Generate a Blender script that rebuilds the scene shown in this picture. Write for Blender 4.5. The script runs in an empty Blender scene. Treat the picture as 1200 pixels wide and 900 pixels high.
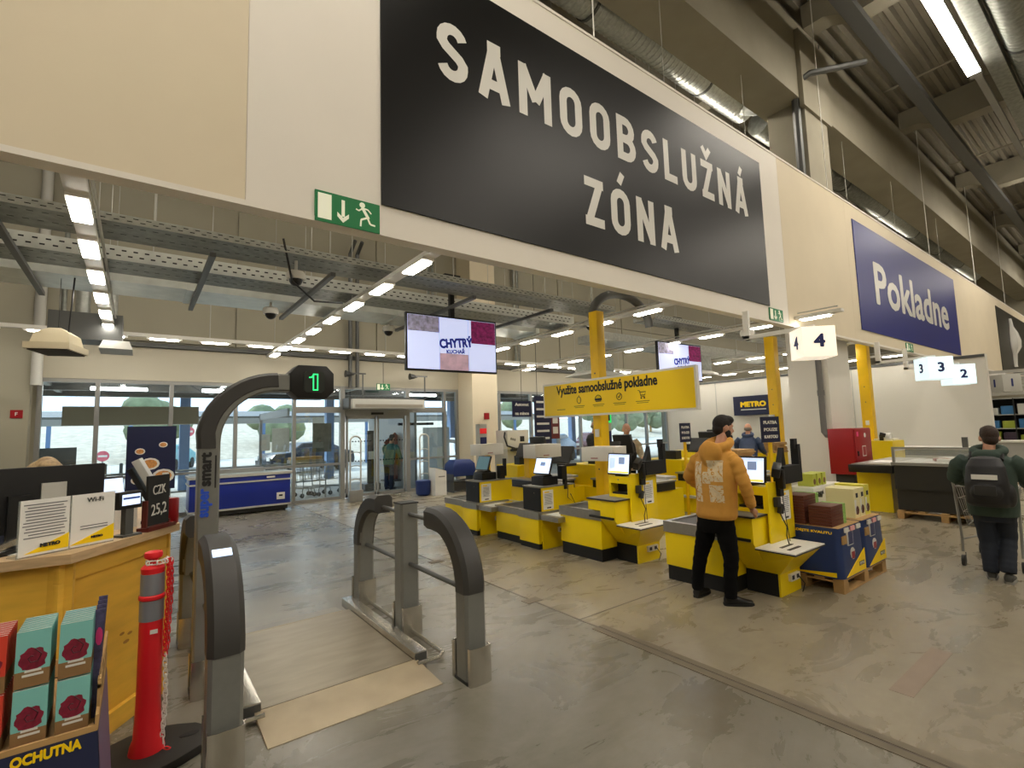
import bpy, bmesh, math, random
from mathutils import Vector, Matrix
random.seed(7)
PI = math.pi
S = bpy.context.scene
COL = S.collection

# ---------------------------------------------------------------- camera
CAM_H = 1.75
yaw, pitch, roll = math.radians(37.174), math.radians(5.275), math.radians(1.684)
fw = Vector((math.sin(yaw)*math.cos(pitch), math.cos(yaw)*math.cos(pitch), math.sin(pitch)))
rt = Vector((math.cos(yaw), -math.sin(yaw), 0)); up = rt.cross(fw)
r2 = rt*math.cos(roll) - up*math.sin(roll); u2 = rt*math.sin(roll) + up*math.cos(roll)
cam = bpy.data.cameras.new('camera'); cam.sensor_width = 36; cam.lens = 580.48/1200*36; cam.clip_end = 400; cam.clip_start = .05
camo = bpy.data.objects.new('camera', cam); COL.objects.link(camo)
m = Matrix((r2, u2, -fw)).transposed().to_4x4(); m.translation = (0, 0, CAM_H); camo.matrix_world = m
S.camera = camo

# ---------------------------------------------------------------- world, sun, exposure
w = bpy.data.worlds.new('sky'); S.world = w; w.use_nodes = True
bg = w.node_tree.nodes['Background']; bg.inputs[0].default_value = (.70, .85, 1, 1); bg.inputs[1].default_value = 2.8
sun = bpy.data.lights.new('sun', 'SUN'); sun.energy = 5; sun.angle = .02; sun.color = (1, .95, .85)
suno = bpy.data.objects.new('sun', sun); COL.objects.link(suno); suno.rotation_euler = (math.radians(-50), 0, math.radians(35))
S.view_settings.view_transform = 'Standard'; S.view_settings.look = 'None'
S.view_settings.exposure = 0.0; S.view_settings.gamma = 1.0
try: S.view_settings.use_curve_mapping = False
except Exception: pass
LAMP = 30.0      # emission of the lamp modules of the checkout zone
HALL = 64.0      # emission of the strip lamps under the hall roof

# ---------------------------------------------------------------- materials
def lin(c):
    if isinstance(c, str):
        c = [int(c[i:i+2], 16)/255 for i in (0, 2, 4)]
    return tuple(((x/12.92) if x <= .04045 else ((x+.055)/1.055)**2.4) for x in c) + (1,)
MATS = {}
def mat(name, col, rough=.5, metal=0, var=0, scale=6, bump=0, emit=0, alpha=None, spec=.5, stretch=None, coat=0, trans=0, ecol=None):
    if name in MATS: return MATS[name]
    M = bpy.data.materials.new(name); M.use_nodes = True; nt = M.node_tree; b = nt.nodes['Principled BSDF']
    c = lin(col); b.inputs['Base Color'].default_value = c; b.inputs['Roughness'].default_value = rough; b.inputs['Metallic'].default_value = metal
    b.inputs['Specular IOR Level'].default_value = spec
    if coat: b.inputs['Coat Weight'].default_value = coat; b.inputs['Coat Roughness'].default_value = .1
    if trans: b.inputs['Transmission Weight'].default_value = trans
    if emit:
        b.inputs['Emission Color'].default_value = lin(ecol) if ecol else c; b.inputs['Emission Strength'].default_value = emit
    if alpha is not None: b.inputs['Alpha'].default_value = alpha
    if var or bump:
        tc = nt.nodes.new('ShaderNodeTexCoord'); mp = nt.nodes.new('ShaderNodeMapping'); nz = nt.nodes.new('ShaderNodeTexNoise')
        nt.links.new(tc.outputs['Object'], mp.inputs[0]); nt.links.new(mp.outputs[0], nz.inputs[0])
        if stretch: mp.inputs['Scale'].default_value = stretch
        nz.inputs['Scale'].default_value = scale; nz.inputs['Detail'].default_value = 5
        if var:
            mx = nt.nodes.new('ShaderNodeMix'); mx.data_type = 'RGBA'
            mr = nt.nodes.new('ShaderNodeMapRange'); mr.inputs[1].default_value = .3; mr.inputs[2].default_value = .7
            nt.links.new(nz.outputs[0], mr.inputs[0]); nt.links.new(mr.outputs[0], mx.inputs[0])
            mx.inputs[6].default_value = tuple(x*(1-var) for x in c[:3])+(1,); mx.inputs[7].default_value = tuple(min(1, x*(1+var)) for x in c[:3])+(1,)
            nt.links.new(mx.outputs[2], b.inputs['Base Color'])
        if bump:
            bp = nt.nodes.new('ShaderNodeBump'); bp.inputs['Strength'].default_value = bump; bp.inputs['Distance'].default_value = .01
            nt.links.new(nz.outputs[0], bp.inputs['Height']); nt.links.new(bp.outputs[0], b.inputs['Normal'])
    MATS[name] = M; return M

white_paint = mat('white paint', 'e8e2d6', .55, var=.02, scale=1)
cream_paint = mat('cream paint', 'ddd0b4', .6, var=.03, scale=1)
wall_paint = mat('wall panel paint', '9d9885', .6, var=.04, scale=.8)
side_paint = mat('side wall paint', 'dad6ca', .6, var=.02, scale=.8)
concrete = mat('precast concrete', '97917f', .8, var=.07, scale=1.2, bump=.05)
deck_m = mat('roof deck', '8d8777', .6, var=.05)
galv = mat('galvanised steel', 'b4b7b1', .4, .6, var=.15, scale=14)
galv_d = mat('dull galvanised steel', '8f928b', .5, .5, var=.2, scale=10)
steel = mat('brushed stainless steel', 'c2beb4', .26, .9, var=.08, scale=20, stretch=(1, 1, .05))
alu = mat('grey aluminium', '9a9a96', .4, .5)
alu_d = mat('dark grey aluminium', '5c5d5b', .45, .4)
gate_grey = mat('grey powder coat', '7b7c77', .42, .15, var=.03, scale=30)
gate_dark = mat('dark rubberised cover', '3b3a38', .5)
black = mat('black plastic', '141414', .4)
black_m = mat('matt black', '0e0e0e', .7)
dark = mat('dark grey plastic', '2c2c2b', .5)
grey = mat('grey plastic', '8b8a83', .5)
lgrey = mat('light grey plastic', 'b9b8b0', .5)
white = mat('white plastic', 'e4e2da', .4)
paper = mat('white paper', 'efeee8', .7)
yellow = mat('yellow laminate', 'f3d405', .34, var=.03, scale=3)
yellow_p = mat('yellow paint', 'eec00c', .4, var=.05, scale=4)
sign_yellow = mat('yellow print', 'ffd800', .45)
navy = mat('navy print', '16235c', .4)
blue_p = mat('deep blue print', '141f74', .4, spec=.3)
dark_print = mat('black print', '0d0d0c', .34, spec=.3)
letter = mat('white lettering', 'dcdad2', .35)
ink = mat('dark ink', '1c1c1c', .6)
green = mat('emergency green', '0d7a43', .5)
glow_w = mat('luminescent white', 'e8ead2', .5, emit=.25)
red = mat('red enamel', '930c17', .35)
red_p = mat('red plastic', 'e8202a', .4)
reflect = mat('grey reflective band', '8f9299', .35, .3)
rubber = mat('black rubber', '25231f', .75, var=.2, scale=9)
wood_y = mat('yellow stained pine', 'eab842', .5, var=.12, scale=2.2, stretch=(1.2, 1.2, 6), bump=.03)
oak = mat('pale oak worktop', 'c3a67e', .45, var=.14, scale=3, stretch=(3, 3, 20))
pal_wood = mat('pallet wood', 'a98653', .8, var=.2, scale=5)
kraft = mat('brown cardboard', 'b8935f', .8, var=.06)
freezer_blue = mat('freezer blue panel', '1b2f8f', .3)
pipe_grey = mat('grey drain pipe', '65625d', .5)
lampmat = mat('lit lamp lens', 'fff4de', .5, emit=LAMP, ecol='fff8ec')
stripmat = mat('lit strip lens', 'fff0d4', .5, emit=HALL, ecol='fff5e6')
screen_w = mat('bright screen', 'dfeaff', .4, emit=1.0, ecol='cfe2ff')
screen_b = mat('blue screen', '4b78a8', .4, emit=.6)
boxglow = mat('backlit white acrylic', 'fff6e6', .4, emit=.72, ecol='fff2dc')
boxglow_b = mat('backlit cool acrylic', 'e9fbff', .4, emit=.78, ecol='dcf6ff')
skin = mat('skin', 'c8967a', .55, var=.05, scale=12)
hair_d = mat('dark hair', '1c140f', .7, var=.3, scale=60, bump=.4)
hair_b = mat('brown hair', '33231a', .7, var=.3, scale=60, bump=.4)
hair_f = mat('fair hair', 'b79c74', .6, var=.25, scale=40, bump=.4)
ext_concrete = mat('outdoor paving', 'b6b4ac', .8, var=.08, scale=1)
grass_m = mat('grass bank', 'b0a999', .9, var=.2, scale=2)

def glass_mat():
    M = bpy.data.materials.new('window glass'); M.use_nodes = True; nt = M.node_tree; nt.nodes.clear()
    o = nt.nodes.new('ShaderNodeOutputMaterial'); t = nt.nodes.new('ShaderNodeBsdfTransparent'); g = nt.nodes.new('ShaderNodeBsdfGlossy'); mx = nt.nodes.new('ShaderNodeMixShader')
    t.inputs[0].default_value = (.86, .92, .95, 1); g.inputs['Roughness'].default_value = .02
    mx.inputs[0].default_value = .09; nt.links.new(t.outputs[0], mx.inputs[1]); nt.links.new(g.outputs[0], mx.inputs[2]); nt.links.new(mx.outputs[0], o.inputs[0])
    return M
glass = glass_mat()
frost = mat('frosted glass', 'b9c4c8', .6, alpha=.72)
acryl = mat('clear acrylic', 'e8f0ec', .1, alpha=.25)

# ---------------------------------------------------------------- mesh builder
class MB:
    def __init__(s): s.v = []; s.f = []; s.mi = []; s.m = 0; s.sm = []
    def add(s, vs, fs, smooth=False):
        o = len(s.v); s.v += [tuple(v) for v in vs]
        for f in fs: s.f.append([i+o for i in f]); s.mi.append(s.m); s.sm.append(smooth)
        return s
    def box(s, x0, x1, y0, y1, z0, z1):
        if x0 > x1: x0, x1 = x1, x0
        if y0 > y1: y0, y1 = y1, y0
        if z0 > z1: z0, z1 = z1, z0
        return s.add([(x0,y0,z0),(x1,y0,z0),(x1,y1,z0),(x0,y1,z0),(x0,y0,z1),(x1,y0,z1),(x1,y1,z1),(x0,y1,z1)],
              [(3,2,1,0),(4,5,6,7),(0,1,5,4),(1,2,6,5),(2,3,7,6),(3,0,4,7)])
    def cbox(s, c, d, rz=0, rx=0, ry=0):
        R = Matrix.Rotation(rz, 3, 'Z') @ Matrix.Rotation(ry, 3, 'Y') @ Matrix.Rotation(rx, 3, 'X')
        vs = [Vector(c) + R @ Vector((x*d[0]/2, y*d[1]/2, z*d[2]/2)) for z in (-1, 1) for x, y in ((-1,-1),(1,-1),(1,1),(-1,1))]
        return s.add(vs, [(3,2,1,0),(4,5,6,7),(0,1,5,4),(1,2,6,5),(2,3,7,6),(3,0,4,7)])
    def loft(s, secs, caps=True, smooth=False, closed=False):
        n = len(secs[0]); vs = [v for q in secs for v in q]; fs = []
        K = len(secs)
        for k in range(K if closed else K-1):
            a, b = k*n, ((k+1) % K)*n
            for i in range(n):
                j = (i+1) % n; fs.append((a+i, a+j, b+j, b+i))
        s.add(vs, fs, smooth)
        if caps and not closed:
            o = len(s.v)-len(vs)
            s.f.append([o+i for i in range(n)][::-1]); s.mi.append(s.m); s.sm.append(False)
            s.f.append([o+(K-1)*n+i for i in range(n)]); s.mi.append(s.m); s.sm.append(False)
        return s
    def prism(s, poly, axis, a, b):
        def P(p, t): return (t, p[0], p[1]) if axis == 'x' else ((p[0], t, p[1]) if axis == 'y' else (p[0], p[1], t))
        return s.loft([[P(p, a) for p in poly], [P(p, b) for p in poly]])
    def tube(s, path, r, n=8, caps=True, smooth=True, closed=False):
        P = [Vector(p) for p in path]; secs = []
        K = len(P); prev = None
        for i in range(K):
            if closed: t = (P[(i+1) % K]-P[i-1])
            else: t = (P[min(i+1, K-1)]-P[max(i-1, 0)])
            t.normalize()
            if prev is None:
                a = Vector((0, 0, 1)) if abs(t.z) < .9 else Vector((1, 0, 0))
            else: a = prev
            u = t.cross(a); 
            if u.length < 1e-5: u = t.cross(Vector((0, 1, 0)))
            u.normalize(); v = u.cross(t).normalized(); prev = v
            rr = r[i] if isinstance(r, (list, tuple)) else r
            secs.append([P[i]+(u*math.cos(2*PI*k/n)+v*math.sin(2*PI*k/n))*rr for k in range(n)])
        return s.loft(secs, caps, smooth, closed)
    def cyl(s, p0, p1, r, n=12, r1=None):
        return s.tube([p0, p1], [r, r if r1 is None else r1], n)
    def lathe(s, prof, c=(0, 0, 0), n=16, smooth=True):
        secs = [[(c[0]+r*math.cos(2*PI*k/n), c[1]+r*math.sin(2*PI*k/n), c[2]+z) for k in range(n)] for r, z in prof]
        return s.loft(secs, True, smooth)
    def ell(s, c, d, n=12, k=8, R=None):
        secs = []
        for i in range(k+1):
            t = PI*i/k; r = max(math.sin(t), .02)
            q = [Vector((r*math.cos(2*PI*j/n)*d[0], r*math.sin(2*PI*j/n)*d[1], -math.cos(t)*d[2])) for j in range(n)]
            secs.append([Vector(c)+(R @ x if R else x) for x in q])
        return s.loft(secs, True, True)
    def quad(s, a, b, c, d): return s.add([a, b, c, d], [(0, 1, 2, 3)])

def link(name, me, parent=None, loc=(0, 0, 0), rz=0):
    o = bpy.data.objects.new(name, me); COL.objects.link(o); o.location = loc; o.rotation_euler = (0, 0, rz)
    if parent is not None: o.parent = parent
    return o
def mesh_of(name, mb, mats, bevel=0):
    me = bpy.data.meshes.new(name); me.from_pydata(mb.v, [], mb.f)
    if not isinstance(mats, (list, tuple)): mats = [mats]
    for q in mats: me.materials.append(q)
    me.polygons.foreach_set('material_index', mb.mi)
    bm = bmesh.new(); bm.from_mesh(me)
    if bevel:
        es = [e for e in bm.edges if len(e.link_faces) == 2 and e.calc_face_angle(0) > .5]
        bmesh.ops.bevel(bm, geom=es, offset=bevel, segments=2, profile=.6, affect='EDGES', clamp_overlap=True)
    bmesh.ops.recalc_face_normals(bm, faces=bm.faces)
    for f in bm.faces: f.smooth = True
    bm.to_mesh(me); bm.free()
    try: me.set_sharp_from_angle(angle=math.radians(38))
    except Exception: pass
    return me
def part(name, mb, mats, parent=None, bevel=0, loc=(0, 0, 0), rz=0, label=None, kind=None):
    o = link(name, mesh_of(name, mb, mats, bevel), parent, loc, rz)
    if label: o['label'] = label
    if kind: o['kind'] = kind
    return o
def tag(o, label, cat, group=None):
    o['label'] = label; o['category'] = cat
    if group: o['group'] = group
    return o
def thing(name, label, cat, loc=(0, 0, 0), rz=0, group=None):
    o = bpy.data.objects.new(name, None); COL.objects.link(o); o.location = loc; o.rotation_euler = (0, 0, rz); o.empty_display_size = .1
    return tag(o, label, cat, group)
def solo(name, label, cat, mb, mats, loc=(0, 0, 0), rz=0, group=None, bevel=0):
    return tag(part(name, mb, mats, None, bevel, loc, rz), label, cat, group)
def struct(name, mb, mats, bevel=0, loc=(0, 0, 0)):
    o = part(name, mb, mats, None, bevel, loc); o['kind'] = 'structure'; return o
def dup(o, loc, rz=0, label=None, parent=None):
    c = o.copy(); COL.objects.link(c); c.location = loc; c.rotation_euler = (0, 0, rz)
    if label: c['label'] = label
    for ch in list(o.children):
        d = ch.copy(); COL.objects.link(d); d.parent = c
        for g in list(ch.children):
            e = g.copy(); COL.objects.link(e); e.parent = d
    return c
FACE = {'-y': Matrix(((1,0,0),(0,0,-1),(0,1,0))), '-x': Matrix(((0,0,-1),(-1,0,0),(0,1,0))), '+y': Matrix(((-1,0,0),(0,0,1),(0,1,0))), '+x': Matrix(((0,0,1),(1,0,0),(0,1,0))), 'up': Matrix.Identity(3)}
def text(name, s, size, m, parent, pos, face='-y', xs=1, bold=0, depth=.002, align='CENTER', rot=0, spacing=1, line=1, R=None, height=None, width=None):
    cu = bpy.data.curves.new('t', 'FONT'); cu.body = s; cu.size = size; cu.align_x = align; cu.align_y = 'CENTER'
    cu.extrude = depth; cu.resolution_u = 3; cu.space_character = spacing; cu.space_line = line
    o = bpy.data.objects.new('t', cu); COL.objects.link(o)
    dg = bpy.context.evaluated_depsgraph_get(); me = bpy.data.meshes.new_from_object(o.evaluated_get(dg))
    bpy.data.objects.remove(o); bpy.data.curves.remove(cu)
    if bold:
        b2 = bmesh.new(); 
        for q in range(8):
            t_ = me.copy(); t_.transform(Matrix.Translation((bold*math.cos(q*PI/4), bold*math.sin(q*PI/4), q*1e-5))); b2.from_mesh(t_); bpy.data.meshes.remove(t_)
        b2.from_mesh(me); b2.to_mesh(me); b2.free()
    xsn = [v.co.x for v in me.vertices]; ysn = [v.co.y for v in me.vertices]
    if not xsn: return None
    sx = xs if width is None else width/(max(xsn)-min(xsn)); sy = 1 if height is None else height/(max(ysn)-min(ysn))
    cx = (max(xsn)+min(xsn))/2 if align == 'CENTER' else min(xsn); cy = (max(ysn)+min(ysn))/2
    Rm = (R if R is not None else FACE[face]).to_4x4() @ Matrix.Rotation(rot, 4, 'Z') @ Matrix.Diagonal((sx, sy, 1, 1)) @ Matrix.Translation((-cx, -cy, 0))
    me.transform(Matrix.Translation(pos) @ Rm); me.materials.clear(); me.materials.append(m)
    q = link(name, me, parent); return q
def arc(cx, cy, r, a0, a1, n=8): return [(cx+r*math.cos(a0+(a1-a0)*i/n), cy+r*math.sin(a0+(a1-a0)*i/n)) for i in range(n+1)]
# ================================================================ setting
def floor_mat():
    M = bpy.data.materials.new('polished concrete floor'); M.use_nodes = True; nt = M.node_tree; b = nt.nodes['Principled BSDF']; N = nt.nodes.new; L = nt.links.new
    tc = N('ShaderNodeTexCoord')
    def noise(sc, det, dist=0, rough=.6, stretch=None):
        n = N('ShaderNodeTexNoise'); n.inputs['Scale'].default_value = sc; n.inputs['Detail'].default_value = det; n.inputs['Distortion'].default_value = dist; n.inputs['Roughness'].default_value = rough
        if stretch:
            mp = N('ShaderNodeMapping'); mp.inputs['Scale'].default_value = stretch; mp.inputs['Rotation'].default_value = (0, 0, .6); L(tc.outputs['Object'], mp.inputs[0]); L(mp.outputs[0], n.inputs[0])
        else: L(tc.outputs['Object'], n.inputs[0])
        return n
    def mixc(fac, a_, b_):
        mx = N('ShaderNodeMix'); mx.data_type = 'RGBA'; L(fac, mx.inputs[0])
        for k, v in ((6, a_), (7, b_)):
            if isinstance(v, str): mx.inputs[k].default_value = lin(v)
            else: L(v, mx.inputs[k])
        return mx.outputs[2]
    def rng(src, lo, hi, a_=0, b_=1):
        mr = N('ShaderNodeMapRange'); mr.interpolation_type = 'SMOOTHSTEP'; mr.inputs[1].default_value = lo; mr.inputs[2].default_value = hi; mr.inputs[3].default_value = a_; mr.inputs[4].default_value = b_; L(src, mr.inputs[0]); return mr.outputs[0]
    big = noise(.5, 5, .4, .55); st = noise(1.1, 11, 1.1, .66, (1, 2.2, 1)); fine = noise(7, 8, .5, .7)
    sx = N('ShaderNodeSeparateXYZ'); L(tc.outputs['Object'], sx.inputs[0])
    slab = rng(sx.outputs[0], 3.27, 3.31)
    grey = mixc(rng(big.outputs[0], .3, .7), '7c786c', '918d81'); tan = mixc(rng(big.outputs[0], .3, .7), '968d79', 'a79e89')
    c = mixc(slab, grey, tan)
    dk = N('ShaderNodeMix'); dk.data_type = 'RGBA'; dk.blend_type = 'MULTIPLY'; dk.inputs[0].default_value = 1; L(c, dk.inputs[6]); L(mixc(rng(st.outputs[0], .25, .74), 'd8d6d0', 'ffffff'), dk.inputs[7])
    dk2 = N('ShaderNodeMix'); dk2.data_type = 'RGBA'; dk2.blend_type = 'MULTIPLY'; dk2.inputs[0].default_value = 1; L(dk.outputs[2], dk2.inputs[6]); L(mixc(rng(fine.outputs[0], .3, .7), 'f0efec', 'ffffff'), dk2.inputs[7])
    L(dk2.outputs[2], b.inputs['Base Color']); L(rng(st.outputs[0], .3, .7, .24, .34), b.inputs['Roughness'])
    return M
fl = struct('floor', MB().box(-10, 46, -15, 13.95, -.2, 0), floor_mat())
part('expansion_joint', MB().box(3.285, 3.305, -15, 13.9, 0, .002), mat('joint filler', '5d574b', .8), fl)
part('cover_strip', MB().box(3.225, 3.285, -6, 3.2, 0, .005).box(3.305, 3.365, -6, 3.2, 0, .005), mat('worn joint cover', '6f6554', .7, var=.12, scale=8), fl)
for y in (4.05, 5.3, 6.1): part('cover_plate', MB().box(3.2, 3.39, y, y+.12, 0, .004), MATS['worn joint cover'], fl)
for y in (3.42, 9.6): part('saw_cut', MB().box(3.3, 12, y, y+.012, 0, .0015), MATS['joint filler'], fl)
part('tape_mark', MB().box(3.95, 4.9, 1.13, 1.26, 0, .0015), mat('faded floor tape', '8d7d6c', .6, var=.1), fl)

# hall roof
def corr(y0, y1, x0, x1, z, p=.32, d=.13):
    mb = MB(); pts = []; y = y0
    while y < y1:
        pts += [(y, z), (y+p*.35, z), (y+p*.5, z+d), (y+p*.85, z+d)]; y += p
    for i in range(len(pts)-1):
        (a, b), (c, d2) = pts[i], pts[i+1]
        mb.quad((x0, a, b), (x1, a, b), (x1, c, d2), (x0, c, d2))
    return mb
ceil = struct('ceiling', corr(-15, 14.4, -10, 46, 11.75), deck_m)
part('roof_skin', MB().box(-10, 46, -15, 14.4, 12.0, 12.1), deck_m, ceil)
def purlin(x):
    m = MB()
    def sec(y, zb): return [(x-.24, y, zb), (x+.24, y, zb), (x+.3, y, 11.75), (x-.3, y, 11.75)]
    m.loft([sec(4.5, 11.2), sec(4.05, 11.2), sec(3.75, 11.05), sec(3.5, 10.85), sec(-15, 10.85)])
    m.loft([sec(5.4, 11.2), sec(5.9, 11.2), sec(6.3, 10.9), sec(13.9, 10.9)])
    return m
for i in range(8): part('purlin', purlin(-8.8+7.2*i), concrete, ceil)
mb = MB()
def tie(y, z, x0, x1, t=.03): return MB().box(x0, x1, y-t, y+t, z-t, z+t)
for i in range(8):
    for y in (2.6, .4): part('roof_vent_gap', MB().box(-8.8+7.2*i+.8, -8.8+7.2*i+1.5, y-.2, y+.2, 11.66, 11.74), black_m, ceil)
for y in (3.3, 1.2, -.8): 
    for i in range(6): part('bridging_bar', MB().cyl((-4.4+7.2*i, y-1.6, 11.3), (-4.4+7.2*i, y+.9, 11.3), .03, 6), concrete, ceil)
bm_ = struct('beam', MB().box(-10, 46, 4.5, 5.4, 9.22, 11.2), concrete)
part('joint_gap', MB().box(13.42, 13.46, 4.49, 4.5, 9.22, 11.2), black_m, bm_)
# columns
def col1():
    m = MB().box(12.15, 13.4, 4.46, 5.3, 0, 6.0)
    return m
cl = struct('column', col1(), [side_paint])
part('upper_shaft', MB().box(12.15, 13.4, 4.46, 5.3, 6.0, 9.22), concrete, cl); part('corbel', MB().box(12.0, 13.55, 4.4, 4.499, 9.0, 10.9), concrete, cl)
part('black_downpipe', MB().cyl((12.05, 4.6, 7.0), (12.05, 4.6, 9.6), .09, 8).tube([(12.05, 4.6, 9.6), (12.15, 4.3, 9.75), (13.2, 3.5, 10.0)], .07, 8), alu_d, cl)
struct('column', MB().box(8.3, 9.25, 13.0, 13.88, 0, 10.9), [cream_paint])
part('fire_point_plate', MB().box(8.72, 8.9, 12.97, 13.0, 2.1, 2.3), red, bpy.data.objects['column.001'])

# walls (outer shell)
wb = struct('wall_back', MB().box(-10, -1.62, 13.9, 14.2, 0, 11.8).box(-1.62, 19.4, 13.9, 14.2, 3.06, 11.8).box(19.4, 46, 13.9, 14.2, 0, 11.8), wall_paint)
for i, x in enumerate([-10, -6.2, -1.75, 1.9, 5.55, 9.2, 12.85, 16.5]):
    for z0, z1 in ((4.0, 5.9), (5.93, 7.8), (7.83, 9.7)):
        part('wall_panel', MB().box(x+.012, x+3.62, 13.84, 13.9, z0, z1), wall_paint, wb)
part('ledge', MB().box(-10, 19.4, 13.78, 13.9, 3.86, 3.95), alu_d, wb)
part('lintel_band', MB().box(-1.7, 19.4, 13.84, 13.9, 3.1, 3.84), mat('lintel paint', 'b9b3a0', .6), wb)
part('corner_pier', MB().box(-3.2, -1.72, 13.6, 13.9, 0, 11), wall_paint, wb)
part('red_sign', MB().box(-1.98, -1.8, 13.585, 13.6, 2.26, 2.42), red, wb)
text('sign_mark', 'F', .1, white, wb, (-1.89, 13.58, 2.34))
for x in (4.72, 4.92): part('dark_pipe', MB().tube([(x, 13.7, 3.05), (x, 13.7, 6.9), (x, 13.3, 7.15)], .055, 8), alu_d, wb)
for x in (-1.3, -1.05, 7.2, 7.35, 10.6, 10.75): part('riser_pipe', MB().cyl((x, 13.72, 4.0), (x, 13.72, 10.5), .045, 8), galv_d, wb)
for x in (-1.62,): part('white_riser', MB().cyl((x, 13.45, 2.9), (x, 13.45, 7.9), .09, 10), lgrey, wb)
part('cap', MB().cyl((-1.62, 13.45, 7.9), (-1.62, 13.45, 7.97), .11, 10), black, wb)
ws = struct('wall_side', MB().box(19.4, 19.7, 3.05, 13.9, 0, 3.54), side_paint)
part('ledge', MB().box(19.36, 19.4, 3.05, 13.9, 3.45, 3.53), alu_d, ws)
for y in (6.4, 8.9, 11.4): part('seam', MB().box(19.385, 19.4, y, y+.03, 0, 3.45), lgrey, ws)
struct('wall_left', MB().box(-10.3, -10, -15, 14.2, 0, 12), wall_paint)
struct('wall_front', MB().box(-10, 46, -15.3, -15, 0, 12), wall_paint)
struct('wall_right', MB().box(46, 46.3, -15, 14.2, 0, 12), wall_paint)
struct('wall_far', MB().box(19.7, 46, 9.6, 9.9, 0, 4), wall_paint)

# hanging fascia wall
fa = struct('wall_fascia', MB().box(-10, 46, 4.21, 4.3, 3.6, 6.93), white_paint)
xs = [-10, -3.7, .62, 9.85, 13.2, 24.4, 29.0, 38.2, 46]
for i in range(len(xs)-1):
    part('panel', MB().box(xs[i]+.002, xs[i+1]-.002, 4.2, 4.21, 3.585, 6.95), white_paint if i in (2,) else cream_paint, fa)
part('bottom_rail', MB().box(-10, 46, 4.19, 4.34, 3.555, 3.6), white_paint, fa)
part('top_rail', MB().box(-10, 46, 4.19, 4.32, 6.93, 6.97), white_paint, fa)
for x in (-2.5, 4.81, 12.48, 20.56, 27, 33): part('hanger_rod', MB().cyl((x, 4.26, 6.95), (x, 4.26, 11.75), .01, 6), white, fa)

# glass facade
mull = [-1.61, -.7, .62, 1.94, 3.3, 4.56, 6.52, 7.8, 8.3]
mull2 = [9.25, 9.95, 11.36, 12.66, 13.85, 15.5, 16.6, 17.9, 19.4]
n = 0
for ms in (mull, mull2):
    for a, b in zip(ms[:-1], ms[1:]):
        if a == 4.56: continue
        n += 1
        f = MB().box(a-.04, a+.04, 13.85, 13.98, 0, 3.1).box(a, b, 13.86, 13.97, 3.02, 3.1).box(a, b, 13.86, 13.97, 0, .08)
        if b in (8.3, 19.4): f.box(b-.08, b, 13.85, 13.98, 0, 3.1)
        o = struct(f'window_{n}', f, alu)
        part('rail', MB().box(a+.04, b-.04, 13.87, 13.96, .93, .99), alu, o)
        if a in (3.3, 6.52): part('transom', MB().box(a+.04, b-.04, 13.84, 13.97, 2.36, 2.52), alu, o)
        part('pane', MB().box(a+.04, b-.04, 13.91, 13.92, .08, 3.02), glass, o)
d = struct('door_1', MB().box(4.5, 4.62, 13.83, 13.98, 0, 3.1).box(6.46, 6.58, 13.83, 13.98, 0, 3.1).box(4.62, 6.46, 13.86, 13.97, 3.02, 3.1).box(4.62, 6.46, 13.78, 13.98, 2.26, 2.46), alu)
part('pane', MB().box(4.62, 6.46, 13.91, 13.92, 2.46, 3.02), glass, d)
for a, b in ((4.66, 5.52), (5.56, 6.42)):
    lf = part('door_leaf', MB().box(a, a+.05, 13.84, 13.9, .02, 2.26).box(b-.05, b, 13.84, 13.9, .02, 2.26).box(a, b, 13.84, 13.9, .02, .1).box(a, b, 13.84, 13.9, 2.18, 2.26), alu, d)
    part('pane', MB().box(a+.05, b-.05, 13.865, 13.875, .1, 2.18), glass, lf)
    dots = MB()
    for z in (1.0, 1.55):
        k = a+.1
        while k < b-.08: dots.box(k-.018, k+.018, 13.858, 13.862, z-.018, z+.018); k += .085
    part('marking_dots', dots, black_m, lf, kind='stuff')
part('motion_sensor', MB().box(5.35, 5.7, 13.72, 13.79, 2.3, 2.36), black, d)
# narrow capital letters drawn as flat strokes (unit height, stroke .19)
def ribbon(m, path, w_, closed, y, flat=None):
    P = [Vector(p) for p in path]; n_ = len(P); L_ = []
    for i in range(n_):
        a = P[i-1] if (closed or i) else None; b = P[(i+1) % n_] if (closed or i < n_-1) else None
        d1 = (P[i]-a).normalized() if a is not None else None; d2 = (b-P[i]).normalized() if b is not None else None
        if d1 is None: d1 = d2
        if d2 is None: d2 = d1
        t_ = (d1+d2); t_ = t_.normalized() if t_.length > 1e-4 else d1; nn = Vector((-t_.y, t_.x)); c_ = max(.45, nn.dot(Vector((-d1.y, d1.x))))
        L_.append((P[i]+nn*w_/2/c_, P[i]-nn*w_/2/c_))
    for i in range(n_ if closed else n_-1):
        j = (i+1) % n_; m.quad(*[(q.x, y, q.y) for q in (L_[i][0], L_[i][1], L_[j][1], L_[j][0])])
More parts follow.
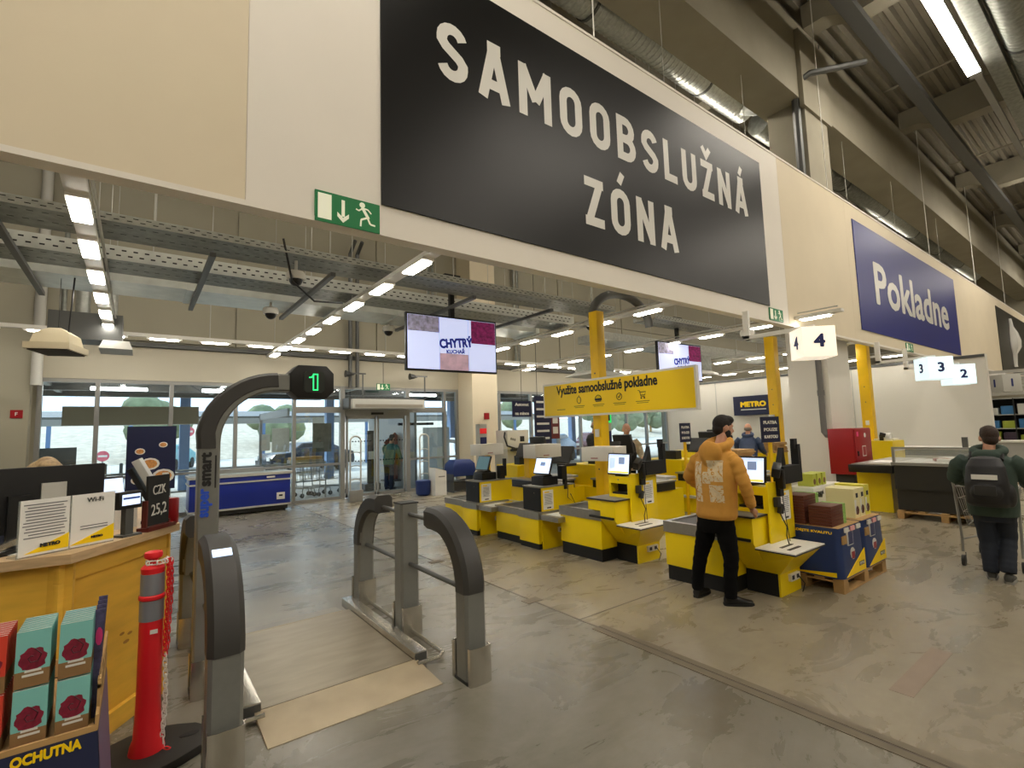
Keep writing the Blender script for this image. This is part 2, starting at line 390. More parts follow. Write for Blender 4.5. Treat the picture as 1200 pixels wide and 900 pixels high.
def glyph(ch, wd):
    s = .19; h = s/2; r = wd/2-h; L0, R0 = h, wd-h
    def cap(cy, a0, a1, cx=wd/2, rr=None): rr = rr or r; return [(cx+rr*math.cos(math.radians(a0+(a1-a0)*i/8)), cy+rr*math.sin(math.radians(a0+(a1-a0)*i/8))) for i in range(9)]
    O = cap(1-h-r, 0, 180)+cap(h+r, 180, 360)
    if ch == 'O': return [(O, True)]
    if ch == 'U': return [([(L0, 1)]+cap(h+r, 180, 360)+[(R0, 1)], False)]
    if ch == 'S': return [(cap(1-h-r, 15, 180)+[(L0, .66)]+[(L0+.07, .575), (wd/2, .5), (R0-.07, .425), (R0, .34)]+cap(h+r, 0, -165), False)]
    if ch == 'A': return [([(h*.8, 0), (wd/2-.015, 1-.04)], False), ([(wd-h*.8, 0), (wd/2+.015, 1-.04)], False), ([(wd*.26, .27), (wd*.74, .27)], False), ([(wd/2-.14, .96), (wd/2+.14, .96)], False)]
    if ch == 'M': return [([(h, 0), (h, 1)], False), ([(wd-h, 0), (wd-h, 1)], False), ([(h*.9, .97), (wd/2, .34)], False), ([(wd-h*.9, .97), (wd/2, .34)], False)]
    if ch == 'N': return [([(h, 0), (h, 1)], False), ([(wd-h, 0), (wd-h, 1)], False), ([(h*.9, .95), (wd-h*.9, .05)], False)]
    if ch == 'L': return [([(h, 1), (h, h), (wd, h)], False)]
    if ch == 'Z': return [([(0, 1-h), (wd, 1-h)], False), ([(wd-h*1.1, 1-h), (h*1.1, h)], False), ([(0, h), (wd, h)], False)]
    if ch == 'B': q = .25-h/2; return [([(h, 0), (h, 1)], False), ([(h, 1-h)]+cap(1-h-q, 90, -90, wd-h-q-.03, q)+[(h, .5)], False), ([(h, .5)]+cap(h+q-.005, 90, -90, wd-h-q, q)+[(h, h)], False)]
ACC = {'\u017d': ('Z', 'v'), '\u00c1': ('A', '/'), '\u00d3': ('O', '/')}
def din(t, word, cx, z0, H_, width):
    ws = []
    for c in word: b_ = ACC.get(c, (c,))[0]; ws.append({'M': .78, 'A': .64, 'L': .5, 'S': .58, 'Z': .54}.get(b_, .6))
    gap = (width/H_-sum(ws))/(len(word)-1); x = -width/H_/2
    for c, w_ in zip(word, ws):
        b_ = ACC.get(c, (c,)); m = MB()
        for k, (p, cl_) in enumerate(glyph(b_[0], w_)): ribbon(m, [(cx+(x+u)*H_, z0+v*H_) for u, v in p], .19*H_, cl_, -.021-.0015*k)
        A_ = lambda p: ribbon(m, [(cx+(x+w_/2+u)*H_, z0+v*H_) for u, v in p], .15*H_, False, -.021)
        if len(b_) > 1: A_([(-.02, 1.12), (.1, 1.36)] if b_[1] == '/' else [(-.17, 1.36), (0, 1.14), (.17, 1.36)])
        part('letter', m, letter, t, kind=None); x += w_+gap
# ================================================================ signs on the fascia
def board(name, label, x0, x1, z0, z1, m):
    t = thing(name, label, 'sign', ((x0+x1)/2, 4.2, z0))
    w_, h_ = (x1-x0)/2, z1-z0
    part('board', MB().box(-w_, w_, -.018, -.001, 0, h_), m, t); return t
t = board('zone_sign', 'huge black sign reading SAMOOBSLUZNA ZONA in white capitals', 1.73, 9.1, 3.85, 6.57, dark_print)
din(t, 'SAMOOBSLU\u017dN\u00c1', 5.43-5.415, 5.38-3.85, .64, 6.2)
din(t, 'Z\u00d3NA', 5.38-5.415, 4.29-3.85, .64, 1.95)
t = board('checkout_sign', 'dark blue sign reading Pokladne on the white fascia', 13.6, 22.9, 3.87, 6.58, blue_p)
text('lettering', 'Pokladne', 1.3, letter, t, (18.2-18.25, -.021, 5.18-3.87), bold=.03, width=6.9, height=1.12)
t = board('restaurant_sign', 'black sign with white cutlery shape, far end of the fascia', 30.0, 37.5, 3.7, 6.58, dark_print)
for x in (-.9,):
    part('white_emblem', MB().lathe([(.06, 2.6), (.1, 2.2), (.22, 1.9), (.3, 1.5), (.28, 1.2), (.12, .9), (.08, .35), (.1, .3)], (x, -.05, 0), 8), letter, t)
# emergency exit signs
def exit_sign(x0, x1, z0, z1, label, y=4.2, detail=True):
    t = thing('exit_sign', label, 'sign', ((x0+x1)/2, y, z0), group='green emergency exit signs')
    W, Hh = (x1-x0)/2, z1-z0
    part('plate', MB().box(-W, W, -.02, -.002, 0, Hh), green, t)
    part('door_symbol', MB().box(-W*.92, -W*.52, -.023, -.02, Hh*.1, Hh*.92), glow_w, t)
    a = MB().box(-W*.17-.014, -W*.17+.014, -.023, -.02, Hh*.3, Hh*.85)
    a.prism([(-W*.17-.05, Hh*.42), (-W*.17-.05, Hh*.28), (-W*.17, Hh*.1), (-W*.17+.05, Hh*.28), (-W*.17+.05, Hh*.42), (-W*.17, Hh*.26)], 'y', -.023, -.02)
    part('arrow_symbol', a, glow_w, t)
    k = Hh/.26; X = lambda u: W*.5+u*k
    r = MB(); r.prism([(X(.025*math.cos(q))-.02*k, Hh*.85+.024*k*math.sin(q)) for q in [i*PI/5 for i in range(10)]], 'y', -.023, -.02)
    for p, q, ww in (((-.02, .2), (.035, .11), .026), ((-.02, .19), (-.05, .165), .012), ((-.05, .165), (-.075, .175), .011), ((-.01, .195), (.03, .19), .012), ((.03, .19), (.06, .16), .011), ((.03, .11), (.05, .065), .016), ((.05, .065), (.095, .06), .014), ((.02, .115), (-.03, .09), .016), ((-.03, .09), (-.035, .03), .014)):
        d = Vector((q[0]-p[0], q[1]-p[1])); nn = Vector((-d.y, d.x)).normalized()*ww/2
        P = [Vector(p)+nn, Vector(p)-nn, Vector(q)-nn, Vector(q)+nn]
        r.prism([(X(c.x), c.y*k) for c in P], 'y', -.023, -.02)
    part('running_figure_symbol', r, glow_w, t); return t
exit_sign(1.14, 1.71, 3.56, 3.83, 'green exit sign left of the huge black sign')
exit_sign(9.06, 9.57, 3.59, 3.82, 'green exit sign below the right end of the huge black sign')
exit_sign(16.8, 17.4, 3.58, 3.82, 'green exit sign under the dark blue checkout sign')
t = exit_sign(5.4, 5.8, 2.98, 3.17, 'small lit green exit sign hanging above the entrance door', y=13.5)
part('hanger', MB().cyl((0, -.01, .19), (0, -.01, .8), .008, 6), black, t)

# ================================================================ lamp rows of the checkout zone
def lamp_row(x, y0, y1, label, off=0, z=3.72, first=None):
    t = thing('lamp_row', label, 'lamp', (x, y0, z), group='lamp rows under the cable trays')
    L = y1-y0
    part('rail', MB().box(-.075, .075, 0, L, 0, .05), white, t)
    for k in range(int(L/2.7)+1):
        yy = (1.5 if y0 < 4 else .25)+k*2.7
        part('hanger_wire', MB().cyl((0, yy, .07), (0, yy, 11.75-z), .006, 5), lgrey, t)
    part('cable_conduit', MB().cyl((.09, .1, .13), (.09, L-.3, .13), .014, 6), lgrey, t)
    y = off
    src = None
    while y+.5 < L:
        if src is None:
            src = part('lamp_housing', MB().box(-.075, .075, -.3, .3, -.025, .0), white, t, loc=(0, y+.25, 0))
            part('lens', MB().box(-.066, .066, -.24, .24, -.045, -.025), lampmat, src)
        else:
            c = src.copy(); COL.objects.link(c); c.location = (0, y+.25, 0)
            e = src.children[0].copy(); COL.objects.link(e); e.parent = c
        y += 1.076
    return t
lamp_row(-.44, 4.45, 13.4, 'leftmost lamp row, running straight away over the information desk', .67)
lamp_row(2.58, 4.45, 13.4, 'lamp row over the scale gate, ending below the green exit sign', .5)
lamp_row(6.95, 4.4, 13.3, 'lamp row crossing in front of the nearest yellow post', .6)
lamp_row(10.15, 3.4, 13.3, 'lamp row ending beside the glowing number 4 box', .2)
lamp_row(14.9, 4.4, 13.2, 'lamp row crossing the yellow post at the white wall', .6)
lamp_row(18.8, 4.4, 13.2, 'last lamp row, close to the white side wall', .4)
lamp_row(23.8, 4.4, 9.2, 'lamp row beyond the white side wall, over the far tills', .6)
t = thing('lamp_row', 'lamp row hanging crosswise along the window wall', 'lamp', (-8, 12.35, 3.84), group='lamp rows under the cable trays')
part('rail', MB().box(0, 27, -.04, .04, 0, .07), white, t)
src = None
for k in range(30):
    if src is None:
        src = part('lamp_housing', MB().box(-.3, .3, -.07, .07, -.025, 0), white, t, loc=(.3, 0, 0)); part('lens', MB().box(-.24, .24, -.05, .05, -.045, -.025), lampmat, src)
    else:
        c = src.copy(); COL.objects.link(c); c.location = (.3+k*.9, 0, 0); e = src.children[0].copy(); COL.objects.link(e); e.parent = c
for x in (1.2, 5.2, 9.2, 13.2, 17.2, 21.2): part('hanger_wire', MB().cyl((x, 0, .07), (x, 0, 8), .01, 5), lgrey, t)

# strip lamps under the hall roof
def strip(x, y, z, L, label, gl=True):
    t = thing('strip_lamp', label, 'lamp', (x, y, z), group='strip lamps under the hall roof')
    part('housing', MB().box(-.3, L+.3, -.11, .11, .03, .16), alu, t)
    part('lens', MB().box(0, L, -.12, .12, 0, .03), stripmat, t)
    for k in (.3, L-.3): part('hanger_wire', MB().cyl((k, 0, .16), (k, 0, 11.75-z), .008, 5), lgrey, t)
    return t
nth = ['first', 'second', 'third', 'fourth']
for y, nm in ((2.1, 'in front of the fascia'), (-2.4, 'over the sales hall'), (-7, 'farther back over the sales hall'), (-11.5, 'at the rear of the sales hall')):
    for i in range(4):
        strip(-1.5+i*12.8-(0 if y > 0 else 4), y, 10, 4.6, f'bright strip lamp {nm}, {nth[i]} from the left wall')
    solo('lamp_rail', f'pale rail joining the strip lamps {nm}', 'rail', MB().box(-9.5, 45, -.07, .07, .16, .22), alu, (0, y, 10), 0, 'rails of the strip lamps')
for i in range(4): strip(-2.54+i*12.8, 6.75, 9.75, 4.6, f'bright strip lamp behind the fascia, {nth[i]} from the left wall')

# roof services
solo('cable_channel', 'dark cable channel running under the roof in front of the beam', 'channel', MB().box(-10, 46, -.14, .14, -.06, .12), alu_d, (0, 3.25, 10.25))
solo('cable_channel', 'dark steel channel beside the strip lamps', 'channel', MB().box(-10, 46, -.16, .16, -.12, .12), galv_d, (0, 1.75, 10.3))
def spiral(x0, x1, y, z, r, label, bend=True):
    t = thing('round_duct', label, 'duct', (x0, y, z))
    L = x1-x0; path = []; rr = []; k = 0
    while k < L:
        for d, q in ((0, 0), (.1, 0), (.115, .012), (.135, .012)): path.append((k+d, 0, 0)); rr.append(r+q)
        k += .15
    part('spiral_pipe', MB().tube(path, rr, 20), galv if bend else galv_d, t)
    for k in range(2, int(L), 4): part('clamp_band', MB().cyl((k, 0, 0), (k+.06, 0, 0), r+.03, 20), alu_d, t)
    if bend: part('outlet', MB().tube([(L-.3, 0, -r*.3), (L-.3, -.5, -r*1.1), (L-.3, -1.1, -r*1.7)], r*.5, 14), galv_d, t)
    return t
spiral(-3, 13.0, 6.3, 10.35, .36, 'large spiral duct seen above the black sign')
spiral(2, 44, 1.22, 10.42, .33, 'spiral duct beside the strip lamp at the roof', False)
spiral(13.8, 40, 6.3, 10.2, .3, 'spiral duct seen above the dark blue sign', False)
solo('branch_duct', 'short branch duct crossing behind the fascia top', 'duct', MB().cyl((0, 0, 0), (0, 5.5, 0), .2, 14), galv_d, (4.3, 5.6, 9.0))

# cable trays
zinc = mat('bright zinc sheet', 'cdd0c9', .35, .45, var=.1, scale=6)
def tray(y0, y1, z, x0, x1, label, h=.09, lip=None):
    t = thing('cable_tray', label, 'cable tray', (x0, y0, z)); L = x1-x0; W = y1-y0
    part('tray_base', MB().box(0, L, 0, W, 0, .006), galv_d, t)
    for y in (0, W): part('side_lip', MB().box(0, L, y-.004, y+.004, 0, h), lip or galv, t)
    holes = MB(); k = .05
    while k < L-.1 :
        holes.box(k, k+.045, -.0055, -.004, h*.28, h*.38); holes.box(k+.05, k+.095, -.0055, -.004, h*.65, h*.75)
        holes.box(k, k+.05, .1, .115, -.001, 0); holes.box(k+.05, k+.1, .35, .365, -.001, 0); k += .11
    part('perforation', holes, black_m, t, kind='stuff')
    for k in range(1, int(L), 2): part('hanger_rod', MB().cyl((k+.1, W-.03, .0), (k+.1, W-.03, 11.75-z), .008, 5), lgrey, t)
    return t
tray(6.35, 6.95, 4.0, -9, 7.4, 'perforated cable tray nearest the fascia')
tray(7.3, 7.9, 3.88, -9, 7.2, 'bright perforated cable tray behind the first one', .17, zinc)
tray(6.6, 7.2, 4.1, 9, 19, 'perforated cable tray above the second hanging screen')
t = thing('flat_duct', 'flat sheet metal duct beside the cable trays', 'duct', (-9, 8.2, 3.86))
for k in range(5): part('duct_section', MB().box(k*3.2, k*3.2+3.18, 0, .8, 0, .14).box(k*3.2+3.1, k*3.2+3.2, -.02, .82, -.015, .155), zinc, t)
t = thing('flat_duct', 'flat sheet metal duct over the tills', 'duct', (9.3, 8.4, 3.95))
for k in range(3): part('duct_section', MB().box(k*3.2, k*3.2+3.18, 0, .9, 0, .2).box(k*3.2+3.1, k*3.2+3.2, -.02, .92, -.015, .215), galv, t)
for i, x in enumerate((-4, -1.1, .62, 1.95, 4.1, 5.7)):
    solo('tray_bracket', 'dark strut bracket under the cable trays, ' + ['far left', 'left of the leftmost lamp row', 'just right of the leftmost lamp row', 'above the tall gate arch', 'beside the first screen', 'near the nearest yellow post'][i], 'bracket', MB().box(-.03, .03, 0, 2.9, 0, .05), alu_d, (x, 6.3, 3.78), group='strut brackets')
solo('flexible_duct', 'dark flexible hose arching over the nearest yellow post', 'hose', MB().tube([(.75*math.cos(a)+.0, 0, .5*math.sin(a)) for a in [PI*i/14 for i in range(15)]], .075, 10), alu_d, (6.7, 5.6, 3.55))
solo('hanging_cable', 'thin dark cable sagging from the cable tray', 'cable', MB().tube([(0, 0, .3), (.15, .2, -.15), (.45, .3, -.35), (.85, .4, -.3)], .014, 6), black, (1.35, 6.3, 3.85))
# dome cameras
def dome(x, y, z, label):
    t = thing('dome_camera', label, 'camera', (x, y, z), group='dome cameras')
    part('housing', MB().lathe([(.1, .1), (.12, .06), (.11, 0)], (0, 0, 0), 14), white, t)
    part('dome', MB().ell((0, 0, .0), (.085, .085, .085), 12, 8), black, t)
    part('stem', MB().cyl((0, 0, .1), (0, 0, .3), .02, 8), white, t)
dome(1.57, 6.6, 3.75, 'white dome camera under the nearest cable tray')
dome(1.63, 8.4, 3.68, 'white dome camera under the flat duct')
dome(3.85, 9.0, 3.72, 'white dome camera left of the hanging screen')
dome(7.0, 6.65, 3.72, 'white dome camera near the nearest yellow post')
dome(8.35, 4.26, 3.24, 'large dome camera under the fascia beside the second exit sign')
# ================================================================ scale gate
def sec_post(w, d, z0, z1, c=.02):
    p = [(-w+c, -d), (w-c, -d), (w, -d+c), (w, d-c), (w-c, d), (-w+c, d), (-w, d-c), (-w, -d+c)]
    return [[(x, y, z) for x, y in p] for z in (z0, z1)]
def shoe(t, w=.085, d=.08, h=.25):
    # bent stainless sleeve of two channels, left open at two opposite sides
    for s in (-1, 1):
        m = MB(); T = .006; W = w+.012; D = d+.012
        pts = [(-W*.62, s*D), (-W*.62, s*(D+.03)), (-W*.3, s*(D+.04)), (W*.3, s*(D+.04)), (W*.62, s*(D+.03)), (W*.62, s*D)]
        outer = [(x*1.45, y) for x, y in pts]; inner = [(x*1.33, y-s*T) for x, y in pts]
        m.prism(outer+inner[::-1], 'z', 0, h)
        part('steel_sleeve', m, steel, t)
    part('foot', MB().box(-w*1.05, w*1.05, -d*1.1, d*1.1, 0, .02), black, t)
def arch_path(z1, r, run, n=10):   # in (u, z): up then bend towards +u
    p = [(0, 0), (0, z1)]
    p += [(r-r*math.cos(a), z1+r*math.sin(a)) for a in [PI/2*i/n for i in range(1, n+1)]]
    p.append((r+run, z1+r)); return p
def sweep(path, w, d, c, ax):
    # ax: unit vector (x,y) of the bend; w half width across, d half depth along the bend
    n2 = (-ax[1], ax[0]); secs = []
    for i, (u, z) in enumerate(path):
        a = path[max(i-1, 0)]; b = path[min(i+1, len(path)-1)]
        tx, tz = b[0]-a[0], b[1]-a[1]; l = math.hypot(tx, tz); nx, nz = tz/l, -tx/l   # normal in u,z
        q = [(-w+c, -d), (w-c, -d), (w, -d+c), (w, d-c), (w-c, d), (-w+c, d), (-w, d-c), (-w, -d+c)]
        secs.append([(n2[0]*s+ax[0]*(u+nx*e), n2[1]*s+ax[1]*(u+nx*e), z+nz*e) for s, e in q])
    return secs
def short_arch(x, y, sy, label, screen=False):
    t = thing('gate_post', label, 'gate', (x, y, 0), 0, 'curved posts of the scale gate')
    path = arch_path(.62, .44, .1)
    lo = [(0, .02), (0, .60)]
    part('post_column', MB().loft(sweep(lo, .085, .08, .02, (0, sy))), gate_grey, t)
    up_ = [(0, .60), (0, .66)]+[p for p in path[2:]]
    part('rubber_cover', MB().loft(sweep(up_, .09, .085, .03, (0, sy)), smooth=True), gate_dark, t)
    part('inner_web', MB().loft(sweep([(.03, .60)]+[(p[0]+.035*(1-min(1, p[0]/.5)), p[1]-.03*min(1, p[0]/.4)) for p in path[2:-1]], .07, .062, .02, (0, sy))), gate_grey, t)
    shoe(t)
    if screen:
        a = math.radians(62)
        u, z = .44-.525*math.cos(a), .62+.525*math.sin(a)
        part('lit_display', MB().cbox((0, sy*u, z+.004), (.1, .062, .006), 0, sy*(PI/2-a)), screen_w, t)
    return t
short_arch(1.96, 5.27, -1, 'far curved grey gate post on the right of the steel weighing platform')
short_arch(1.96, 3.16, 1, 'near curved grey gate post on the right of the steel weighing platform')
short_arch(.42, 3.2, 1, 'near curved grey gate post with small lit display, left of the platform', True)
short_arch(.42, 5.27, -1, 'far curved grey gate post behind the tall display arch')
t = thing('gate_post', 'straight grey middle post of the gate between two curved posts', 'gate', (1.96, 4.22, 0))
part('post_column', MB().loft(sec_post(.085, .08, .02, 1.12)), gate_grey, t); part('top_cap', MB().box(-.085, .085, -.08, .08, 1.12, 1.13), black, t); shoe(t)
part('bolt_head', MB().cyl((-.088, .02, .05), (-.094, .02, .05), .014, 8), lgrey, t)
solo('gate_rail', 'upper round steel rail joining the curved posts', 'rail', MB().cyl((0, -.53, 0), (0, .53, 0), .019, 12), alu_d, (1.96, 4.22, 1.03), group='rails of the right gate side')
solo('gate_rail', 'lower round steel rail joining the curved posts', 'rail', MB().cyl((0, -1.0, 0), (0, 1.0, 0), .019, 12), alu_d, (1.96, 4.22, .6), group='rails of the right gate side')
# tall arch with the number display
t = thing('display_arch', 'tall grey arch with green digit 1 at its end, left of the platform', 'gate', (.42, 4.22, 0))
path = arch_path(1.72, .45, .1, 12)
part('post_column', MB().loft(sweep([(0, .02), (0, 1.72)]+path[2:], .075, .068, .012, (1, 0)), smooth=True), gate_grey, t)
part('rubber_cover', MB().loft(sweep([(-.01, 1.68), (-.01, 1.72)]+[(p[0]-.02*math.cos(PI/2*i/12)-.0, p[1]+.012) for i, p in enumerate(path[2:-1])], .082, .062, .02, (1, 0)), smooth=True), gate_dark, t)
shoe(t, .075, .07)
Z = 2.17
def octo(w_, h_, c): return [(-w_+c, -h_), (w_-c, -h_), (w_, -h_+c), (w_, h_-c), (w_-c, h_), (-w_+c, h_), (-w_, h_-c), (-w_, -h_+c)]
hd = part('display_head', MB().prism([(x+.7, z+Z+.01) for x, z in octo(.17, .135, .06)], 'y', -.09, .09), black, t, bevel=.012)
part('neck', MB().box(.45, .58, -.07, .07, Z-.065, Z+.065), black, t)
part('display_glass', MB().prism([(x+.71, z+Z+.01) for x, z in octo(.08, .085, .02)], 'y', -.098, -.09), mat('dim display', '2c302d', .3), hd)
gd = mat('green digit', '2de07a', .4, emit=1.6)
m = MB(); ribbon(m, [(.7, Z+.06), (.685, Z+.045), (.668, Z+.045)], .01, False, -.1); ribbon(m, [(.702, Z+.072), (.702, Z-.055), (.735, Z-.055), (.735, Z+.072)], .009, True, -.1); part('digit', m, gd, hd)
inkb = mat('blue lettering', '2b54c8', .4)
text('lettering', 'super', .1, inkb, t, (-.012, -.0775, 1.3), rot=PI/2, bold=.005, width=.2, height=.075)
text('lettering', 'smart', .1, ink, t, (-.018, -.0775, 1.535), rot=PI/2, bold=.005, width=.24, height=.065)
part('small_print', MB().box(.035, .045, -.077, -.075, 1.4, 1.63), ink, t)
solo('gate_rail', 'round steel rail on the left side of the gate', 'rail', MB().cyl((0, -1.0, 0), (0, 1.05, 0), .019, 12), alu_d, (.42, 4.22, .6), group='rails of the left gate side')
# weighing platform
t = thing('weighing_platform', 'flat steel weighing platform in the floor between the gate posts', 'scale', (1.21, 4.34, 0))
mp = mat('worn steel plate', '8d8370', .36, .45, var=.14, scale=2.5, stretch=(1, 4, 1))
part('plate', MB().box(-.52, .52, -.71, .71, 0, .035), mp, t)
rmp = mat('scuffed pale ramp plate', 'ab9c80', .45, .2, var=.1, scale=5)
part('front_ramp', MB().prism([(-.71, 0), (-1.12, .0), (-1.12, .004), (-.715, .034)], 'x', -.565, .55), rmp, t)
part('rear_ramp', MB().prism([(.715, 0), (.96, 0), (.96, .004), (.715, .034)], 'x', -.5, .46), mp, t)
part('edge_joint', MB().box(-.5, .46, .708, .716, .034, .037), rmp, t)
for s, y0, y1 in ((1, -.73, .95), (-1, -.72, .95)):
    part('side_beam', MB().box(s*.525, s*.63, y0, y1, 0, .085), steel, t, bevel=.006)
    part('beam_end_cap', MB().box(s*.53, s*.625, y0-.006, y0, .01, .078), alu_d, t)
    part('bumper_tube', MB().tube([(s*.52, -.79, .03), (s*.7, -.79, .03), (s*.76, -.74, .03), (s*.76, .9, .03)], .017, 8), steel, t)

# ================================================================ delineator post with chain
t = thing('delineator_post', 'red plastic delineator post with two grey bands before the yellow desk', 'post', (.1, 3.57, 0))
part('rubber_base', MB().prism([(.26*math.cos(a)*(1.15 if abs(math.cos(a)) > .7 else 1), .24*math.sin(a)) for a in [2*PI*i/20 for i in range(20)]], 'z', 0, .05), rubber, t, bevel=.01)
part('handle_slot', MB().prism([(.2+.05*math.cos(a), .02+.025*math.sin(a)) for a in [2*PI*i/12 for i in range(12)]], 'z', .05, .052), black_m, t)
part('tube', MB().lathe([(.085, .05), (.078, .09), (.066, .12), (.058, .3), (.055, 1.0), (.056, 1.01), (.058, 1.03), (.045, 1.045), (.026, 1.05), (.024, 1.075), (.042, 1.085), (.046, 1.1), (.042, 1.115), (.02, 1.122)], n=20), red_p, t)
part('reflective_band', MB().cyl((0, 0, .885), (0, 0, 1.0), .0575, 20), reflect, t)
part('reflective_band', MB().cyl((0, 0, .745), (0, 0, .855), .0582, 20), reflect, t)
part('ring', MB().lathe([(.058, .857), (.064, .862), (.064, .878), (.058, .883)], n=20), red_p, t)
part('small_label', MB().cbox((.012, -.0585, .69), (.035, .002, .022)), white, t)
t = thing('plastic_chain', 'red and white plastic chain hanging down the red delineator post', 'chain', (.1, 3.57, 0))
def link_mesh(L=.034, W=.011, r=.0036):
    p = []
    for i in range(10):
        a = 2*PI*i/10; p.append((W*math.cos(a), 0, (L/2-W*.6)*(1 if math.sin(a) > 0 else -1)+W*math.sin(a)))
    m_ = MB(); m_.tube(p, r, 5, closed=True); return m_
la = mesh_of('chain_link', link_mesh(), red_p); lb = mesh_of('chain_link', link_mesh(), white)
pts = [Vector((.02+.05*math.cos(a), .05*math.sin(a), 1.062)) for a in [math.radians(200+i*22) for i in range(9)]]
ch = [(p, white if i % 2 else red_p) for i, p in enumerate(pts)]
for i, p in enumerate(pts):
    o = link('link', lb, t, p); o.rotation_euler = (i % 2*PI/2, PI/2, math.radians(200+i*22)+PI/2)
for strand, (dx, dy) in enumerate(((.072, -.03), (.084, -.012))):
    for k in range(37 if strand == 0 else 18):
        z = 1.05-k*.0275
        if z < .03: break
        sg = (z > .5 and strand == 1) or (strand == 0 and z > .55)
        o = link('link', la if sg else lb, t, (dx+.004*math.sin(k*.3), dy+.004*math.cos(k*.4), z)); o.rotation_euler = (0, 0, (k % 2)*PI/2+.4)
o = link('link', la, t, (.09, -.06, .052)); o.rotation_euler = (PI/2, 0, .6)

# ================================================================ information desk
t = thing('information_desk', 'yellow stained pine information desk with pale oak worktop', 'desk', (0, 0, 0))
P = [(-3.2, 3.86), (-.62, 3.68), (-.26, 3.64), (.27, 4.37), (.28, 5.75), (-3.2, 5.75)]
I = [(-3.2, 4.45), (-.75, 4.28), (-.5, 4.24), (-.3, 4.55), (-.3, 5.2), (-3.2, 5.2)]
m = MB()
for i in range(5):
    a, b, c, d = P[i], P[i+1], I[i+1], I[i]
    m.loft([[(*q, 1.1) for q in (a, b, c, d)], [(*q, 1.15) for q in (a, b, c, d)]])
part('worktop', m, oak, t)
def inset(p, q, d):
    e = Vector((q[0]-p[0], q[1]-p[1])).normalized(); n_ = Vector((-e.y, e.x)); return (Vector(p)+n_*d, Vector(q)+n_*d, e, n_)
for i, (a, b) in enumerate(((P[0], P[1]), (P[1], P[2]), (P[2], P[3]), (P[3], P[4]))):
    A, B, e, n_ = inset(a, b, .06)
    def slab(u0, u1, z0, z1, d0, d1):
        q = [A+e*u0+n_*d0, A+e*u1+n_*d0, A+e*u1+n_*d1, A+e*u0+n_*d1]
        return MB().loft([[(*v, z0) for v in q], [(*v, z1) for v in q]])
    L = (B-A).length
    part('front_panel', slab(0, L, 0, 1.1, .03, .06), wood_y, t)
    st = .1
    if L > .4:
        for u0, u1, z0, z1 in ((0, L, .99, 1.1), (0, L, 0, .12), (0, st, .12, .99), (L-st, L, .12, .99)):
            part('frame_rail', slab(u0, u1, z0, z1, 0, .032), wood_y, t, bevel=.003)
        if L > 1.2:
            k = 1
            while k*.95 < L-.3: part('frame_rail', slab(k*.95-.05, k*.95+.05, .12, .99, 0, .032), wood_y, t, bevel=.003); k += 1
    else: part('frame_rail', slab(0, L, 0, 1.1, 0, .032), wood_y, t)
    m = MB()
    for _ in range(5):
        u = random.uniform(.1, max(.15, L-.1)); z = random.uniform(.2, .95)
        q0 = A+e*u+n_*.0298; R = .008+random.random()*.012
        m.add([(*(q0+e*R*1.9*math.cos(2*PI*k/8)), z+R*.8*math.sin(2*PI*k/8)) for k in range(8)], [tuple(range(8))])
    part('knot', m, mat('wood knot', 'a8742a', .6), t, kind='stuff')
# things on the desk
def desk(x, y, z=1.15): return (x, y, z)
t = thing('monitor', 'wide black monitor back standing on the yellow desk', 'monitor', desk(-.55, 4.13), math.radians(24))
part('panel', MB().box(-.42, .42, -.02, .02, .08, .46), black_m, t, bevel=.006)
part('stand', MB().box(-.05, .05, -.05, -.02, .02, .3).box(-.13, .13, -.1, .09, 0, .015), black, t)
part('back_plate', MB().box(.1, .22, -.03, -.02, .24, .36), lgrey, t)
t = thing('leaflet_sign', 'white acrylic leaflet holder with Wi-Fi sheet on the desk edge', 'sign', desk(-.285, 3.8), math.radians(32.3))
part('holder', MB().box(-.23, .23, 0, .006, 0, .3).box(-.23, .23, 0, .09, 0, .006), acryl, t)
part('sheet', MB().box(-.225, -.005, -.004, -.001, .008, .3), paper, t); part('sheet', MB().box(.005, .225, -.004, -.001, .008, .3), paper, t)
part('yellow_corner', MB().prism([(-.2, .02), (-.005, .02), (-.005, .1)], 'y', -.006, -.004).prism([(.0, .02), (.225, .02), (.225, .11)], 'y', -.006, -.004), sign_yellow, t)
text('lettering', 'Wi-Fi', .03, ink, t, (.12, -.006, .265), bold=0, width=.085, height=.026)
text('lettering', 'METRO', .03, ink, t, (-.09, -.008, .055), bold=.002, width=.09, height=.02)
text('lettering', 'METRO', .03, ink, t, (.135, -.008, .05), bold=.002, width=.06, height=.014)
m = MB()
for k in range(12):
    q = random.uniform(.07, .1); m.box(-.115-q, -.115+q, -.0055, -.004, .272-k*.0158, .277-k*.0158)
for k in range(2): m.box(.05, .19, -.0055, -.004, .115-k*.015, .12-k*.015)
part('text_lines', m, mat('small grey print', '6b6b70', .7), t, kind='stuff')
t = thing('customer_display', 'small black customer display on a grey pole on the desk', 'display', desk(-.03, 4.06), math.radians(38))
part('pole', MB().box(-.025, .025, -.02, .02, 0, .2), alu_d, t); part('foot', MB().box(-.06, .06, -.05, .05, 0, .012), alu_d, t)
hd = part('head', MB().box(-.075, .075, -.025, .02, .17, .28), black, t, bevel=.008)
part('screen', MB().box(-.055, .06, -.027, -.025, .195, .262), screen_w, hd); part('text_bar', MB().box(-.05, .055, -.029, -.027, .232, .244), mat('screen blue', '27407e', .5, emit=.5), hd)
t = thing('chalkboard', 'small black chalkboard reading CZK 25,2 in a red wooden stand', 'sign', desk(.13, 4.23), math.radians(52))
